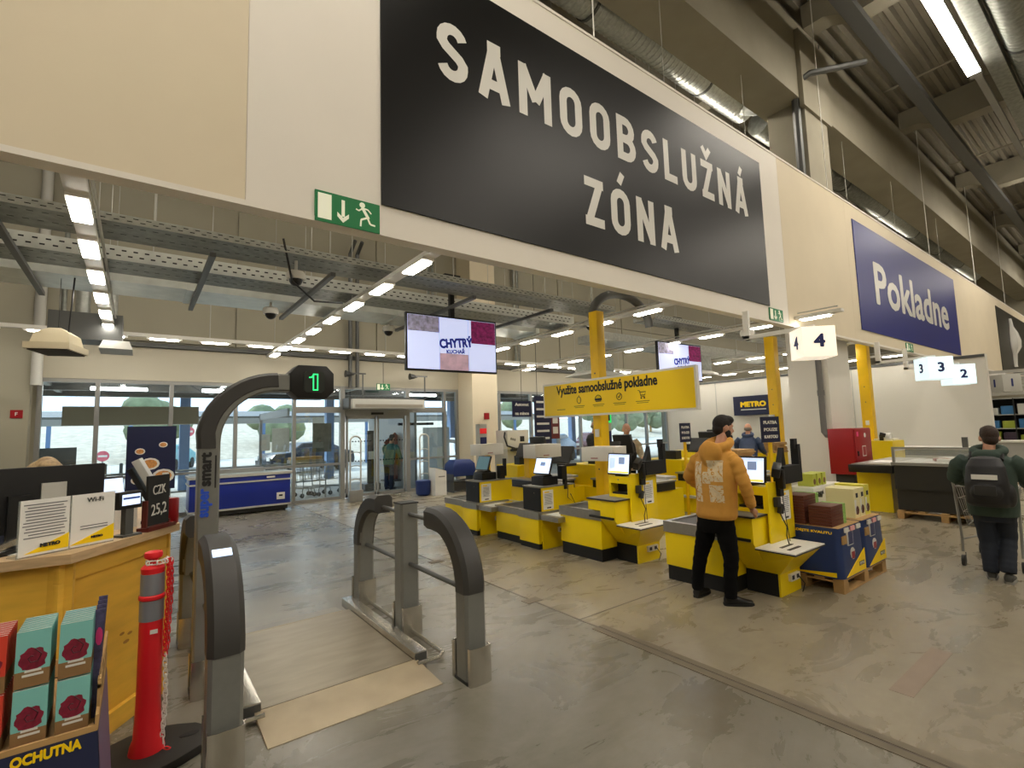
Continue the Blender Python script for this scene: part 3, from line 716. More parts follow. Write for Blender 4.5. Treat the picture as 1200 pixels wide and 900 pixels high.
part('stand', MB().box(-.13, .13, -.04, .04, 0, .025).box(-.115, -.1, -.012, .02, .025, .2).box(.1, .115, -.012, .02, .025, .05), mat('dark red wood', '5e1d16', .45), t)
part('board', MB().box(-.1, .1, -.008, .008, .03, .36), mat('chalkboard black', '20211f', .8), t)
text('lettering', 'CZK', .08, letter, t, (.0, -.012, .265), width=.12, height=.062, rot=.06)
text('lettering', '25,2', .08, letter, t, (.0, -.012, .13), width=.14, height=.085, rot=.06)
t = thing('tilted_monitor', 'grey and black touch screen leaning on its stand behind the chalkboard', 'monitor', desk(.07, 4.62), math.radians(-4))
m = MB().cbox((.02, 0, .3), (.05, .3, .36), 0, 0, math.radians(-27)); part('casing', m, lgrey, t, bevel=.006)
part('front_glass', MB().cbox((-.028, 0, .265), (.03, .28, .3), 0, 0, math.radians(-27)), black, t)
part('stand', MB().box(-.02, .18, -.09, .09, 0, .02).cbox((.09, 0, .1), (.04, .1, .2)), dark, t)
t = thing('screen', 'small lit screen in a black holder behind the wide monitor', 'monitor', desk(-.12, 4.78), math.radians(32))
part('holder', MB().box(-.09, .09, -.05, .08, 0, .12).cbox((0, .03, .22), (.17, .03, .24), 0, -.25), black, t, bevel=.006); part('panel', MB().cbox((0, .012, .225), (.15, .006, .2), 0, -.25), screen_w, t)
t = thing('sanitiser_bottle', 'clear pump bottle with white top standing behind the chalkboard', 'bottle', desk(.18, 4.5))
part('bottle', MB().lathe([(.04, 0), (.042, .01), (.042, .16), (.03, .19), (.014, .2), (.014, .22)], n=14), acryl, t)
part('pump', MB().cyl((0, 0, .22), (0, 0, .28), .012, 8).box(-.05, .012, -.01, .01, .27, .29).cyl((0, 0, .3), (0, 0, .36), .02, 8), white, t)
t = thing('pen_cup', 'small tan cup holding a white pen behind the chalkboard', 'cup', desk(.13, 4.4)); part('cup', MB().lathe([(.03, 0), (.035, .1)], n=12), kraft, t); part('pen', MB().cyl((0, 0, .05), (-.04, .02, .3), .008, 6), white, t)
t = thing('black_box', 'flat black card terminal lying at the right end of the desk', 'terminal', desk(.17, 4.62)); part('body', MB().box(-.08, .08, -.12, .12, 0, .06), black, t, bevel=.012); part('key_pad', MB().box(-.05, .05, -.1, .02, .06, .064), dark, t)
t = thing('stapler', 'black stapler with silver arm lying left on the desk', 'stapler', desk(-.56, 3.86), .8); part('base', MB().box(-.08, .08, -.02, .02, 0, .02), black, t); part('arm', MB().cbox((0, 0, .05), (.17, .025, .03), 0, 0, -.25), steel, t)
solo('paper_sheet', 'white paper sheet lying behind the leaflet holder', 'paper', MB().box(-.11, .11, -.15, .15, 0, .004), paper, desk(-.5, 4.02), .5)
solo('red_box', 'small red tin behind the chalkboard', 'tin', MB().lathe([(.04, 0), (.045, .01), (.045, .17), (.04, .18)], n=14), red, desk(.22, 4.42))
solo('leaflet_stack', 'stack of white leaflets in front of the lit screen', 'leaflets', MB().box(-.1, .1, -.07, .07, 0, .16).box(-.09, .1, -.06, .07, .16, .18), paper, desk(-.1, 4.45), .6)

# ================================================================ chocolate display
t = thing('display_stand', 'dark blue cardboard floor stand under the chocolate bars, lettered OCHUTNA', 'display', (-.45, 2.85, 0))
m = MB()
def ring(s, z): return [(x*s, y*s, z) for x, y in ((-.42, -.37), (.37, -.37), (.37, .3), (-.42, .3))]
m.loft([ring(1.12, .0), ring(1.0, .71)], caps=False); part('carton', m, mat('dark blue carton', '1d2548', .5), t)
part('side_print', MB().add([(.4165, -.4, .02), (.4165, .33, .02), (.373, .297, .69), (.373, -.365, .69)], [(0, 1, 2, 3)]), mat('purple carton', '6a5a78', .5), t)
part('tray_floor', MB().box(-.4, .355, -.36, .28, .68, .695), kraft, t)
part('tray_rim', MB().box(-.42, .37, -.372, -.36, .695, .715), kraft, t); part('tray_rim', MB().box(-.42, .37, .29, .3, .695, .77), kraft, t)
m = MB().box(.362, .372, -.37, .3, .695, .75)
for k in range(6): m.box(.362, .372, -.3+k*.1, -.26+k*.1, .75, .83)
m.box(.362, .372, -.3, .3, .815, .85); part('lattice_side', m, kraft, t)
text('lettering', 'OCHUTNA', .09, sign_yellow, t, (.235, -.375, .668), bold=.004, width=.185, height=.036)
cb_t = mat('turquoise card', '7fc3bd', .5); cb_b = mat('brown card print', '8a6a42', .6); berry = mat('berry print', '7d1430', .5, var=.3, scale=60); rd = mat('red card', 'd8402c', .5)
def bar_mesh(col):
    mb = MB(); w_, h_ = .046, .19; mb.m = 1; mb.box(-w_, w_, 0, .012, 0, .055); mb.m = 0; mb.box(-w_, w_, 0, .012, .055, h_)
    mb.m = 2
    mb.add([(.037*math.cos(2*PI*k/22)*(1+.1*math.sin(k*2.3)), -.0008, .092+.04*math.sin(2*PI*k/22)*(1+.1*math.cos(k*1.9))) for k in range(22)], [tuple(range(22))[::-1]])
    mb.m = 4; mb.tube([(.004*q*math.cos(q*1.1), -.001, .098+.0042*q*math.sin(q*1.1)) for q in range(1, 8)], .0022, 4)
    mb.m = 3; mb.box(-w_, w_, .0, .004, h_, h_+.0008); mb.box(-.02, .024, -.0014, -.001, .05, .058); mb.box(-.026, .03, -.0014, -.001, .036, .044); return mesh_of('chocolate_bar', mb, [col, cb_b, berry, letter, mat('dark berry print', '4f0a1e', .5)])
bar_t = bar_mesh(cb_t); bar_r = bar_mesh(rd)
cols = ((.295, cb_t, 'right column'), (.18, cb_t, 'middle column'), (.065, rd, 'red column'))
for cx, cm, nm in cols:
    for tier in (0, 1):
        for k in range(9):
            o = link('chocolate_bar', bar_r if cm is rd else bar_t, None, (-.45+cx, 2.85-.34+k*.0225+(.012*tier), .696+tier*.196))
            o.rotation_euler = (math.radians(-3), 0, 0)
            if tier == 1 and k == 0: lab = {'right column': 'front turquoise chocolate bar on the upper tier of the right column', 'middle column': 'front turquoise chocolate bar on the upper tier of the middle column', 'red column': 'front red chocolate bar on the upper tier'}[nm]
            elif tier == 0 and k == 0: lab = {'right column': 'front turquoise chocolate bar on the lower tier of the right column', 'middle column': 'front turquoise chocolate bar on the lower tier of the middle column', 'red column': 'front red chocolate bar on the lower tier'}[nm]
            else: lab = ['', 'second', 'third', 'fourth', 'fifth', 'sixth', 'seventh', 'eighth', 'ninth'][k]+(' red' if cm is rd else ' turquoise')+' chocolate bar from the front, '+('upper' if tier else 'lower')+' tier, '+nm
            tag(o, lab, 'chocolate bar', 'chocolate bars, '+('upper' if tier else 'lower')+' tier, '+nm)
pm = mat('purple patterned bag', '4a4668', .5, var=.5, scale=30); 
for k in range(4):
    t2 = thing('sweets_bag', 'purple patterned sweets bag, ' + ['first', 'second', 'third', 'fourth'][k] + ' from the front beside the bars', 'bag', (-.45+.345, 2.6+k*.07, .696), 0, 'purple sweets bags')
    part('bag', MB().loft([[(0, -.006, 0), (.014, -.006, 0), (.014, .006, 0), (0, .006, 0)], [(0, -.014, .08), (.016, -.014, .08), (.016, .014, .08), (0, .014, .08)], [(0, -.002, .4), (.03, -.002, .4), (.03, .002, .4), (0, .002, .4)]]), pm, t2)
    part('pink_print', MB().add([(.014+.011*math.cos(a), -.0095, .3+.035*math.sin(a)) for a in [2*PI*i/10 for i in range(10)]], [tuple(range(10))]), mat('pink print', 'd8347a', .5), t2)
for k in range(3):
    solo('sweets_bag', 'blue and pink sweets bag behind the chocolate bars, ' + ['left', 'middle', 'right'][k]+' one', 'bag', MB().loft([[(-.06, -.03, 0), (.06, -.03, 0), (.06, .03, 0), (-.06, .03, 0)], [(-.06, -.004, .27), (.06, -.004, .27), (.06, .004, .27), (-.06, .004, .27)]]), mat('blue pink bag', '6f7fb0', .5, var=.6, scale=25), (-.73+k*.14, 3.05, .696), 0, 'purple sweets bags')
# ================================================================ self checkouts
belt = mat('dark conveyor belt', '3a3a37', .5)
steel_rim = mat('satin steel rim', 'a8a6a0', .35, .8, var=.06, scale=20)
def notice(t, pos, w_, h_, face, name='notice', title=True):
    x, y, z = pos; m = MB()
    def pl(x0, x1, z0, z1, d):
        if face == '-y': return MB().box(x+x0, x+x1, y-d-.001, y-d, z+z0, z+z1)
        return MB().box(x-d-.001, x-d, y-x1, y-x0, z+z0, z+z1)
    o = part(name, pl(-w_/2, w_/2, 0, h_, .001), paper, t)
    g = MB()
    for k in range(9):
        zz = h_*(.78-.065*k); q = w_*random.uniform(.28, .4)
        b = pl(-q, q, zz, zz+h_*.02, .003); g.v += b.v and []; o2 = len(g.v); g.v += b.v; g.f += [[i+o2 for i in f] for f in b.f]; g.mi += b.mi; g.sm += b.sm
    part('text_lines', g, MATS['small grey print'], o, kind='stuff')
    part('logo_bar', pl(-w_*.15, w_*.25, h_*.05, h_*.11, .003), ink, o)
    if title: part('yellow_tab', pl(-w_*.35, w_*.1, h_*.86, h_*.93, .003), sign_yellow, o)
    return o
def sockets(t, x, y, z):   # white socket box on the end face (-y)
    m = MB().box(x-.1, x+.1, y-.03, y, z-.035, z+.035); o = part('socket_box', m, white, t)
    part('socket_face', MB().box(x-.08, x-.03, y-.032, y-.03, z-.02, z+.02).box(x+.02, x+.07, y-.032, y-.03, z-.02, z+.02), dark, o)
    part('cable', MB().tube([(x+.06, y-.03, z), (x+.1, y-.07, z-.08), (x+.05, y-.05, z-.2), (x+.12, y-.02, z-.27)], .006, 5), black, t)
def conveyor(t, x0, x1, y0, y1, kick=.16, top=.53, rim=.65):
    part('kick_plate', MB().box(x0+.012, x1-.012, y0+.012, y1-.012, 0, kick), black_m, t)
    part('body', MB().box(x0, x1, y0, y1, kick, top), yellow, t, bevel=.004)
    part('steel_rim', MB().box(x0-.012, x0+.05, y0-.012, y1+.012, top, rim).box(x1-.05, x1+.012, y0-.012, y1+.012, top, rim).box(x0+.05, x1-.05, y0-.012, y0+.04, top, rim).box(x0+.05, x1-.05, y1-.04, y1+.012, top, rim), steel_rim, t)
    part('belt', MB().box(x0+.05, x1-.05, y0+.04, y1-.04, top, rim-.02), belt, t)
def unit_a(name, label, loc, person=False):
    t = thing(name, label, 'checkout', loc, 0, 'yellow self checkouts')
    conveyor(t, 0, .66, 0, .78)
    part('pedestal', MB().box(.28, .72, -.36, -.012, .0, .3), yellow, t)
    part('pedestal_kick', MB().box(.276, .28, -.34, -.012, .0, .23), black_m, t)
    part('flared_tower', MB().prism([(.28, .24), (.72, .24), (.72, .8), (-.02, .8), (-.02, .555), (.2, .3)], 'y', -.27, -.012), yellow, t, bevel=.004)
    part('tower_top', MB().box(-.02, .72, -.012, .2, .665, .8), yellow, t)
    part('handle_bar', MB().cbox((-.032, -.04, .585), (.024, .42, .03)), black, t, bevel=.006)
    part('ledge', MB().box(-.035, .74, -.285, .215, .8, .815), dark, t); part('ledge_top', MB().box(-.025, .73, -.275, .205, .815, .82), grey, t)
    # printer housing with dark mouth
    y0, y1 = -.3, .05
    m = MB().box(.24, .72, y0, y1, .82, .86).box(.24, .72, y0, y1, 1.0, 1.09).box(.24, .72, y0, y0+.035, .86, 1.0).box(.24, .72, y1-.035, y1, .86, 1.0).box(.45, .72, y0+.035, y1-.035, .86, 1.0)
    part('printer_housing', m, yellow, t); part('printer_mouth', MB().box(.38, .452, y0+.035, y1-.035, .862, .998).box(.25, .38, y0+.05, y1-.05, .862, .885), black, t)
    part('lock', MB().cyl((.238, -.12, 1.05), (.234, -.12, 1.05), .012, 8), grey, t)
    part('side_panel', MB().box(.24, .78, -.318, -.3, .52, 1.13), yellow, t, bevel=.003)
    notice(t, (.6, -.319, .72), .2, .3, '-y')
    # screen
    sc = part('screen_housing', MB().cbox((.3, -.1, 1.25), (.035, .38, .29), 0, 0, math.radians(8)), black, t, bevel=.006)
    R = Matrix.Rotation(math.radians(8), 3, 'Y')
    def onscr(y0, y1, z0, z1, d): 
        return [Vector((.3, -.1, 1.25))+R @ Vector((-.0175-d, y, z)) for y, z in ((y0, z0), (y1, z0), (y1, z1), (y0, z1))]
    part('screen_glass', MB().quad(*onscr(-.175, .175, -.125, .125, .0012)), screen_w, sc)
    m = MB(); m.m = 0; m.quad(*onscr(-.17, .17, -.12, -.095, .002)); m.m = 1; m.quad(*onscr(-.1, .0, .0, .09, .002)); m.m = 2; m.quad(*onscr(-.165, .165, .1, .12, .002)); m.quad(*onscr(.06, .16, -.06, .08, .002))
    part('screen_image', m, [mat('screen yellow', 'e8e060', .5, emit=.7), mat('screen grey', '7f93b8', .5, emit=.5), mat('screen pale', 'b9cdf0', .5, emit=.8)], sc)
    part('screen_foot', MB().box(.27, .4, -.16, -.04, 1.09, 1.13), black, t)
    # scanner and terminal on arm
    a = part('arm', MB().box(.42, .5, -.36, -.3, .98, 1.2).box(.5, .9, -.38, -.26, 1.1, 1.28).box(.9, .96, -.36, -.28, 1.1, 1.5).box(.86, .94, -.34, -.3, 1.45, 1.56), black_m, t)
    part('hand_scanner', MB().cbox((.33, -.38, 1.26), (.16, .08, .1), .3, .2, -.4).cbox((.42, -.38, 1.16), (.06, .06, .2)), black, t, bevel=.01)
    part('camera_head', MB().prism([(.6, 1.28), (.72, 1.28), (.7, 1.47)], 'y', -.3, -.24), black, t)
    part('handset', MB().cbox((.36, -.35, .93), (.07, .05, .1)).cbox((.4, -.36, .86), (.05, .05, .1), 0, 0, .3), dark, t, bevel=.008)
    part('cable', MB().tube([(.38, -.36, .82), (.42, -.4, .68), (.36, -.42, .6), (.33, -.45, .53)], .006, 5).tube([(.5, -.34, 1.0), (.45, -.38, .8), (.42, -.42, .54)], .004, 5), black, t)
    # low bagging shelf
    b0 = [(.28, -.36), (.72, -.36), (.72, -.012), (.28, -.012)]; b1 = [(.0, -.64), (.62, -.64), (.66, -.1), (.1, -.1)]
    part('shelf_flare', MB().loft([[(*p, .22) for p in b0], [(*p, .5) for p in b1]]), yellow, t)
    part('shelf_edge', MB().box(-.02, .64, -.66, -.28, .5, .512), dark, t); part('shelf_top', MB().box(-.015, .635, -.655, -.28, .512, .522), white, t)
    part('shelf_slots', MB().box(.1, .34, -.56, -.53, .522, .526).box(.14, .38, -.47, -.44, .522, .526), black, t)
    sockets(t, .55, -.36, .16)
    return t
unit_a('self_checkout', 'yellow self checkout behind the hoodie man, nearest of the row', (4.92, 2.86, 0))
unit_a('self_checkout', 'yellow self checkout with free lit screen below the yellow hanging sign', (4.88, 4.6, 0))
def unit_b(label, loc):
    t = thing('self_checkout', label, 'checkout', loc, 0, 'yellow self checkouts')
    conveyor(t, .05, .66, 0, 1.15, .11, .43, .53)
    part('front_skirt', MB().box(0, .05, 0, .46, .08, .43), yellow, t, bevel=.003); part('front_skirt_rim', MB().box(-.012, .05, -.012, .47, .43, .535), steel_rim, t)
    part('front_kick', MB().box(.01, .05, .012, .45, 0, .08), black_m, t)
    part('cabinet', MB().box(.07, .74, .0, .42, .535, .88), yellow, t, bevel=.003)
    part('black_drawer', MB().box(.05, .075, .01, .41, .54, .875), black, t); part('drawer_lock', MB().cyl((.05, .14, .8), (.045, .14, .8), .01, 8), steel, t)
    part('cabinet_top', MB().box(.05, .75, -.01, .43, .88, .895), grey, t)
    notice(t, (.2, -.001, .56), .2, .28, '-y')
    part('end_panel', MB().box(.06, .74, -.02, 0, 0, .5), yellow, t)
    part('steel_shelf', MB().box(.02, .56, -.4, -.02, .43, .5), steel_rim, t, bevel=.003); part('paper_pad', MB().box(.1, .5, -.36, -.06, .5, .506), paper, t)
    sockets(t, .45, -.02, .25)
    part('printer', MB().box(.18, .48, .08, .36, .895, 1.02).prism([(.18, 1.02), (.4, 1.02), (.34, 1.08)], 'y', .1, .34), black, t, bevel=.008)
    sc = part('screen_housing', MB().cbox((.28, .18, 1.18), (.03, .34, .26), .1, 0, math.radians(20)), black, t, bevel=.006)
    R = Matrix.Rotation(.1, 3, 'Z') @ Matrix.Rotation(math.radians(20), 3, 'Y')
    P = lambda y, z, d=.0165: Vector((.28, .18, 1.18))+R @ Vector((-d, y, z))
    return t, sc, P
t, sc, P = unit_b('yellow self checkout with bright screen, second from the entrance', (4.72, 5.68, 0))
part('screen_glass', MB().quad(P(-.155, -.115), P(.155, -.115), P(.155, .115), P(-.155, .115)), screen_w, sc); part('screen_image', MB().quad(P(-.05, .0, .018), P(.05, .0, .018), P(.05, .06, .018), P(-.05, .06, .018)), MATS['screen grey'], sc)
t.children[-1]; part('terminal', MB().cbox((.5, .0, 1.08), (.1, .1, .2)).cbox((.55, .0, .95), (.05, .05, .25)), black, t)
part('cable', MB().tube([(.6, -.02, .9), (.55, -.05, .7), (.7, -.05, .6), (.62, -.04, .75)], .006, 5), black, t)
t, sc, P = unit_b('yellow self checkout with dark blue screen nearest the entrance', (4.6, 7.15, 0))
part('screen_glass', MB().quad(P(-.155, -.115), P(.155, -.115), P(.155, .115), P(-.155, .115)), mat('teal screen', '2f5f6c', .3, emit=.35), sc)
part('terminal', MB().cbox((.52, .0, 1.02), (.1, .1, .22)), black, t)
part('handset_hook', MB().cbox((.58, -.03, 1.1), (.04, .06, .3)), black, t)
# white carton like lamps boxes standing on posts behind the units
def header(label, loc, rz, w_, h_, d_, z, post=True, logo=None):
    t = thing('header_box', label, 'box', (*loc, 0), rz, 'white header boxes behind the self checkouts')
    part('box', MB().box(-w_/2, w_/2, -d_/2, d_/2, z, z+h_), white, t, bevel=.004)
    part('logo_bar', MB().box(-w_*.2, w_*.02, -d_/2-.003, -d_/2, z+.03, z+.05), mat('faint logo print', 'b58a86', .6), t)
    if post: part('post', MB().box(-.04, .04, -.04, .04, 0, z), yellow_p, t)
    return t
header('white header box on the self checkout nearest the entrance', (5.45, 8.05), math.radians(8), .6, .21, .3, 1.28)
header('white header box behind the second self checkout from the entrance', (5.75, 6.75), math.radians(6), .66, .23, .3, 1.25)
header('white header box in front of the nearest yellow post', (5.6, 5.15), math.radians(-72), .5, .2, .5, 1.26, False)
# yellow posts
def ypost(x, y, top, label, w_=.085):
    t = thing('yellow_post', label, 'post', (x, y, 0), 0, 'yellow cable posts')
    part('post', MB().box(-w_, w_, -w_, w_, 0, top), yellow_p, t, bevel=.006)
    part('foot_plate', MB().box(-w_*1.6, w_*1.6, -w_*1.6, w_*1.6, 0, .02), alu_d, t)
    part('switch_box', MB().box(-w_-.02, -w_, -.04, .04, 1.6, 1.72), white, t)
    for z in (1.1, 2.2, 2.6): part('bolt_head', MB().cyl((-w_, 0, z), (-w_-.006, 0, z), .014, 6), alu_d, t)
    return t
ypost(5.85, 5.42, 3.6, 'yellow post holding the long yellow sign'); ypost(13.35, 6.2, 4.0, 'yellow post beside the small dark blue wall sign', .12); ypost(15.3, 4.75, 3.8, 'yellow post in front of the white side wall', .12)
# long yellow sign along the self checkouts
t = thing('hanging_sign', 'long yellow sign reading Vyuzite samoobsluzne pokladne', 'sign', (5.72, 5.1, 1.955))
R = FACE['-x']
part('frame', MB().box(-.03, .03, -1.5, 1.5, -.02, .56), white, t)
part('face', MB().box(-.034, -.03, -1.47, 1.47, .01, .53), sign_yellow, t)
text('lettering', 'Vyu\u017eite samoobslu\u017en\u00e9 pokladne', .2, ink, t, (-.036, .12, .405), '-x', bold=.006, width=2.05, height=.2)
for k, s in enumerate(('clock', 'basket', 'tick', 'cart')):
    yy = .62-k*.42; m = MB(); Z0 = .24
    if s == 'clock': m.tube([(-.036, yy+.045*math.cos(a), Z0+.055*math.sin(a)) for a in [2*PI*i/12 for i in range(12)]], .005, 5, closed=True).box(-.038, -.034, yy-.004, yy+.004, Z0+.055, Z0+.075)
    if s == 'basket': m.tube([(-.036, yy+.06*math.cos(a), Z0+.05*math.sin(a)) for a in [PI*i/8 for i in range(9)]], .005, 5).box(-.038, -.034, yy-.07, yy+.07, Z0-.03, Z0).box(-.038, -.034, yy-.055, yy+.055, Z0-.05, Z0-.035)
    if s == 'tick': m.tube([(-.036, yy+.05*math.cos(a), Z0+.05*math.sin(a)) for a in [2*PI*i/12 for i in range(12)]], .005, 5, closed=True).tube([(-.037, yy+.025, Z0), (-.037, yy+.005, Z0-.02), (-.037, yy-.035, Z0+.04)], .006, 5)
    if s == 'cart': m.tube([(-.036, yy+.07, Z0+.06), (-.036, yy+.045, Z0+.055), (-.036, yy+.02, Z0-.03), (-.036, yy-.04, Z0-.03)], .005, 5).tube([(-.036, yy+.04, Z0+.035), (-.036, yy-.06, Z0+.035), (-.036, yy-.045, Z0-.01), (-.036, yy+.03, Z0-.01)], .005, 5).cyl((-.038, yy+.02, Z0-.05), (-.034, yy+.02, Z0-.05), .012, 8).cyl((-.038, yy-.035, Z0-.05), (-.034, yy-.035, Z0-.05), .012, 8)
    part('pictogram', m, ink, t)
    part('caption_line', MB().box(-.036, -.034, yy-.12, yy+.12, .14, .15).box(-.036, -.034, yy-.1, yy+.1, .118, .126), mat('brown small print', '8b7410', .6), t)
part('caption_line', MB().box(-.036, -.034, .95, 1.15, .1, .11), MATS['brown small print'], t)
part('bracket', MB().box(.03, .05, -.38, -.26, .1, .45), alu_d, t)
# number light boxes
def numbox(x, y, z, s, n, rz, label, glow, hang=True):
    t = thing('lane_number_box', label, 'light box', (x, y, z), rz, 'hanging lane number boxes')
    h = s/2
    part('box', MB().box(-h, h, -h, h, 0, s*.98), glow, t, bevel=.008)
    text('digit', n, .3, mat('lane digit blue', '25306e', .5), t, (0, -h-.002, s*.52), bold=.012, height=s*.44)
    text('digit', n, .3, mat('lane digit blue', '25306e', .5), t, (-h-.002, 0, s*.52), '-x', bold=.012, height=s*.44)
    part('arm', MB().box(-.03, .03, -.05, 4.2-y, s*.98, s*.98+.06).box(-.03, .03, 4.2-y-.1, 4.2-y, s, 3.6-z+.02), white, t, rz=-rz)
    return t
numbox(8.13, 3.16, 2.69, .46, '4', -.8, 'glowing white box with number 4 by the big column', boxglow)
numbox(14.35, 3.12, 2.6, .5, '3', -.82, 'glowing bluish box with number 3', boxglow_b)
numbox(16.45, 3.12, 2.55, .5, '2', -.9, 'glowing bluish box with number 2, half hidden behind number 3', boxglow_b)
numbox(20.3, 2.85, 2.42, .52, '1', -.7, 'unlit pale box with number 1 at the right', lgrey)
# wall sign
t = thing('wall_sign', 'dark blue sign with yellow capital letters on the white side wall', 'sign', (19.3, 9.8, 2.05))
part('board', MB().box(-.04, .0, -.8, .8, 0, .76), mat('midnight print', '141a3d', .4), t); text('lettering', 'METRO', .3, sign_yellow, t, (-.042, 0, .43), '-x', bold=.02, width=1.02, height=.22); part('small_print', MB().box(-.042, -.04, -.5, .5, .2, .24), letter, t)
# info posters over the tills
def pinfo(label, x, y, z, w_, h_, lines, face='-y', post=None, cat='sign', tilt=0):
    t = thing('info_sign', label, cat, (x, y, 0), tilt)
    part('board', MB().box(-w_/2, w_/2, -.015, .0, z, z+h_), mat('midnight print', '141a3d', .4), t)
    for k, l in enumerate(lines): text('lettering', l, h_*.2, letter, t, (0, -.017, z+h_*(.78-.56*k/max(1, len(lines)-1))) if len(lines) > 1 else (0, -.017, z+h_/2), bold=h_*.008, width=w_*.72, height=h_*(.2 if len(lines) < 3 else .13))
    if post: part('post', MB().box(-.03, .03, 0, .03, 0, z+h_*.3), post, t)
    else: part('hanger', MB().cyl((0, -.005, z+h_), (0, -.005, 11.75), .006, 6), black, t)
    return t
pinfo('dark sign reading Automat na mince above the coin machine', 7.87, 10, 2.07, .62, .41, ['Automat', 'na mince'])
pinfo('small dark blue sign on a yellow post beside the old man', 8.35, 5.6, 1.42, .34, .36, ['PLATBA', 'POUZE', 'KARTOU'], post=yellow_p)
pinfo('small dark blue sign on a yellow post in front of the blue jacket person', 8.35, 4.0, 1.42, .42, .42, ['PLATBA', 'POUZE', 'KARTOU'], post=yellow_p, tilt=-.25)
# coin machine
t = thing('coin_machine', 'white coin machine with screw shaped emblem near the windows', 'machine', (6.85, 9.1, 0))
part('cabinet', MB().box(-.28, .28, -.2, .3, 0, 1.3), lgrey, t, bevel=.01); part('head', MB().box(-.3, .3, -.24, .2, 1.32, 1.74), white, t, bevel=.012)
part('slot_panel', MB().box(.05, .17, -.246, -.24, 1.48, 1.6), black, t)
m = MB()
for k in range(3): m.prism([(-.2+.05*k+.024*math.cos(a), 1.55-.012*k+.03*math.sin(a)) for a in [2*PI*i/8 for i in range(8)]], 'y', -.246, -.24)
part('coin_emblem', m, grey, t)
part('hopper', MB().tube([(-.3, -.15, 1.7), (-.36, -.2, 1.6), (-.32, -.25, 1.4), (-.1, -.26, 1.33), (.1, -.26, 1.33)], .02, 8), black, t); part('tray', MB().box(-.2, .1, -.32, -.2, 1.28, 1.34), black, t)
t = thing('info_column', 'grey info column with lit red panel near the windows', 'column', (6.35, 9.6, 0)); part('column', MB().box(-.1, .1, -.08, .08, 0, 1.9), lgrey, t); part('red_panel', MB().box(-.09, .09, -.085, -.08, 1.68, 1.8), mat('lit red', 'e02a2a', .4, emit=.4), t); part('dark_panel', MB().box(-.085, .085, -.085, -.08, 1.35, 1.6), navy, t)
t = thing('info_column', 'grey info column with green lit arrow panel left of the old man', 'column', (9.0, 8.2, 0)); part('column', MB().box(-.12, .12, -.08, .08, 0, 2.1), lgrey, t); part('green_panel', MB().box(-.12, .12, -.09, -.08, 1.85, 2.12), mat('lit green', '18d060', .4, emit=1.0), t); part('inner_panel', MB().box(-.075, .075, -.093, -.09, 1.9, 2.07), dark, t); part('dark_panel', MB().box(-.11, .11, -.085, -.08, 1.4, 1.65), navy, t)
t = thing('info_board', 'tall dark board with white lines hanging by the windows', 'board', (9.45, 11, 1.2))
part('board', MB().box(-.32, .3, 0, .03, 0, 1.5), mat('midnight print', '141a3d', .4), t); part('red_board', MB().box(.3, .62, 0, .03, .25, 1.3), mat('dark red print', '6b2a2a', .5), t)
for k in range(6): part('text_line', MB().box(-.25, .22, -.004, 0, .25+k*.21, .31+k*.21), letter, t)
for k in range(3): part('price_panel', MB().box(.36, .56, -.004, 0, .4+k*.3, .6+k*.3), letter, t)
part('hanger', MB().cyl((-.2, .015, 1.5), (-.2, .015, 10.55), .008, 6), black, t)
# staffed tills behind
def till(label, x, y, L, dx=.0, screen=True):
    t = thing('till_counter', label, 'till', (x, y, 0), 0, 'yellow staffed tills')
    part('base', MB().box(0, .9, 0, L, .0, .62), yellow, t); part('belt_bed', MB().box(-.05, .6, -.05, L*.6, .62, .78), black, t, bevel=.006); part('steel_edge', MB().box(-.06, .62, -.06, L*.62, .76, .79), steel_rim, t); part('cabinet', MB().box(.1, .9, L*.6, L, .62, 1.02), yellow, t); part('lower_shelf', MB().box(-.1, .0, 0, L, .3, .34), lgrey, t)
    st = part('terminal_post', MB().box(.15, .33, L*.42, L*.42+.16, .62, 1.2), yellow_p, t)
    part('terminal', MB().box(-.05, .55, L*.36, L*.5, 1.2, 1.24).cbox((.05, L*.42, 1.34), (.04, .36, .3), .2, 0, .5).cbox((.42, L*.42, 1.42), (.06, .4, .36), .1, 0, -.25), dark, t, bevel=.006)
    part('receipt_printer', MB().box(.3, .5, L*.7, L*.8, 1.02, 1.2), black, t); part('bag_rack', MB().box(.55, .85, .1, L*.4, .79, .83), lgrey, t)
    return t
till('yellow staffed till behind the second self checkout', 6.1, 7.0, 1.8); till('yellow staffed till right behind the nearest yellow post', 7.0, 5.4, 2.2); till('yellow staffed till behind the hoodie man', 8.9, 4.6, 2.6)
till('yellow staffed till by the white side wall', 12.2, 6.6, 2.2)
solo('scanner_screen', 'dark slanted till screen left of the nearest yellow post', 'screen', MB().cbox((0, 0, .22), (.05, .42, .36), .2, 0, .6).box(-.05, .25, -.12, .12, 0, .05), dark, (6.6, 7.15, 1.02))
for k, (x, y, lab) in enumerate(((8.95, 5.0, 'flattened brown cartons stacked behind the hoodie man'), (12.3, 5.9, 'flattened brown cartons beside the blue jacket person'))):
    t = thing('carton_stack', lab, 'cartons', (x, y, 1.02 if k == 0 else .0))
    base = 0
    if k: base = 1.02; part('carton', MB().box(-.3, .3, -.25, .25, 0, 1.02), yellow, t)
    for q in range(7): part('carton', MB().cbox((random.uniform(-.03, .03), random.uniform(-.03, .03), base+.02+q*.035), (.55, .5, .03), random.uniform(-.12, .12)), kraft, t)
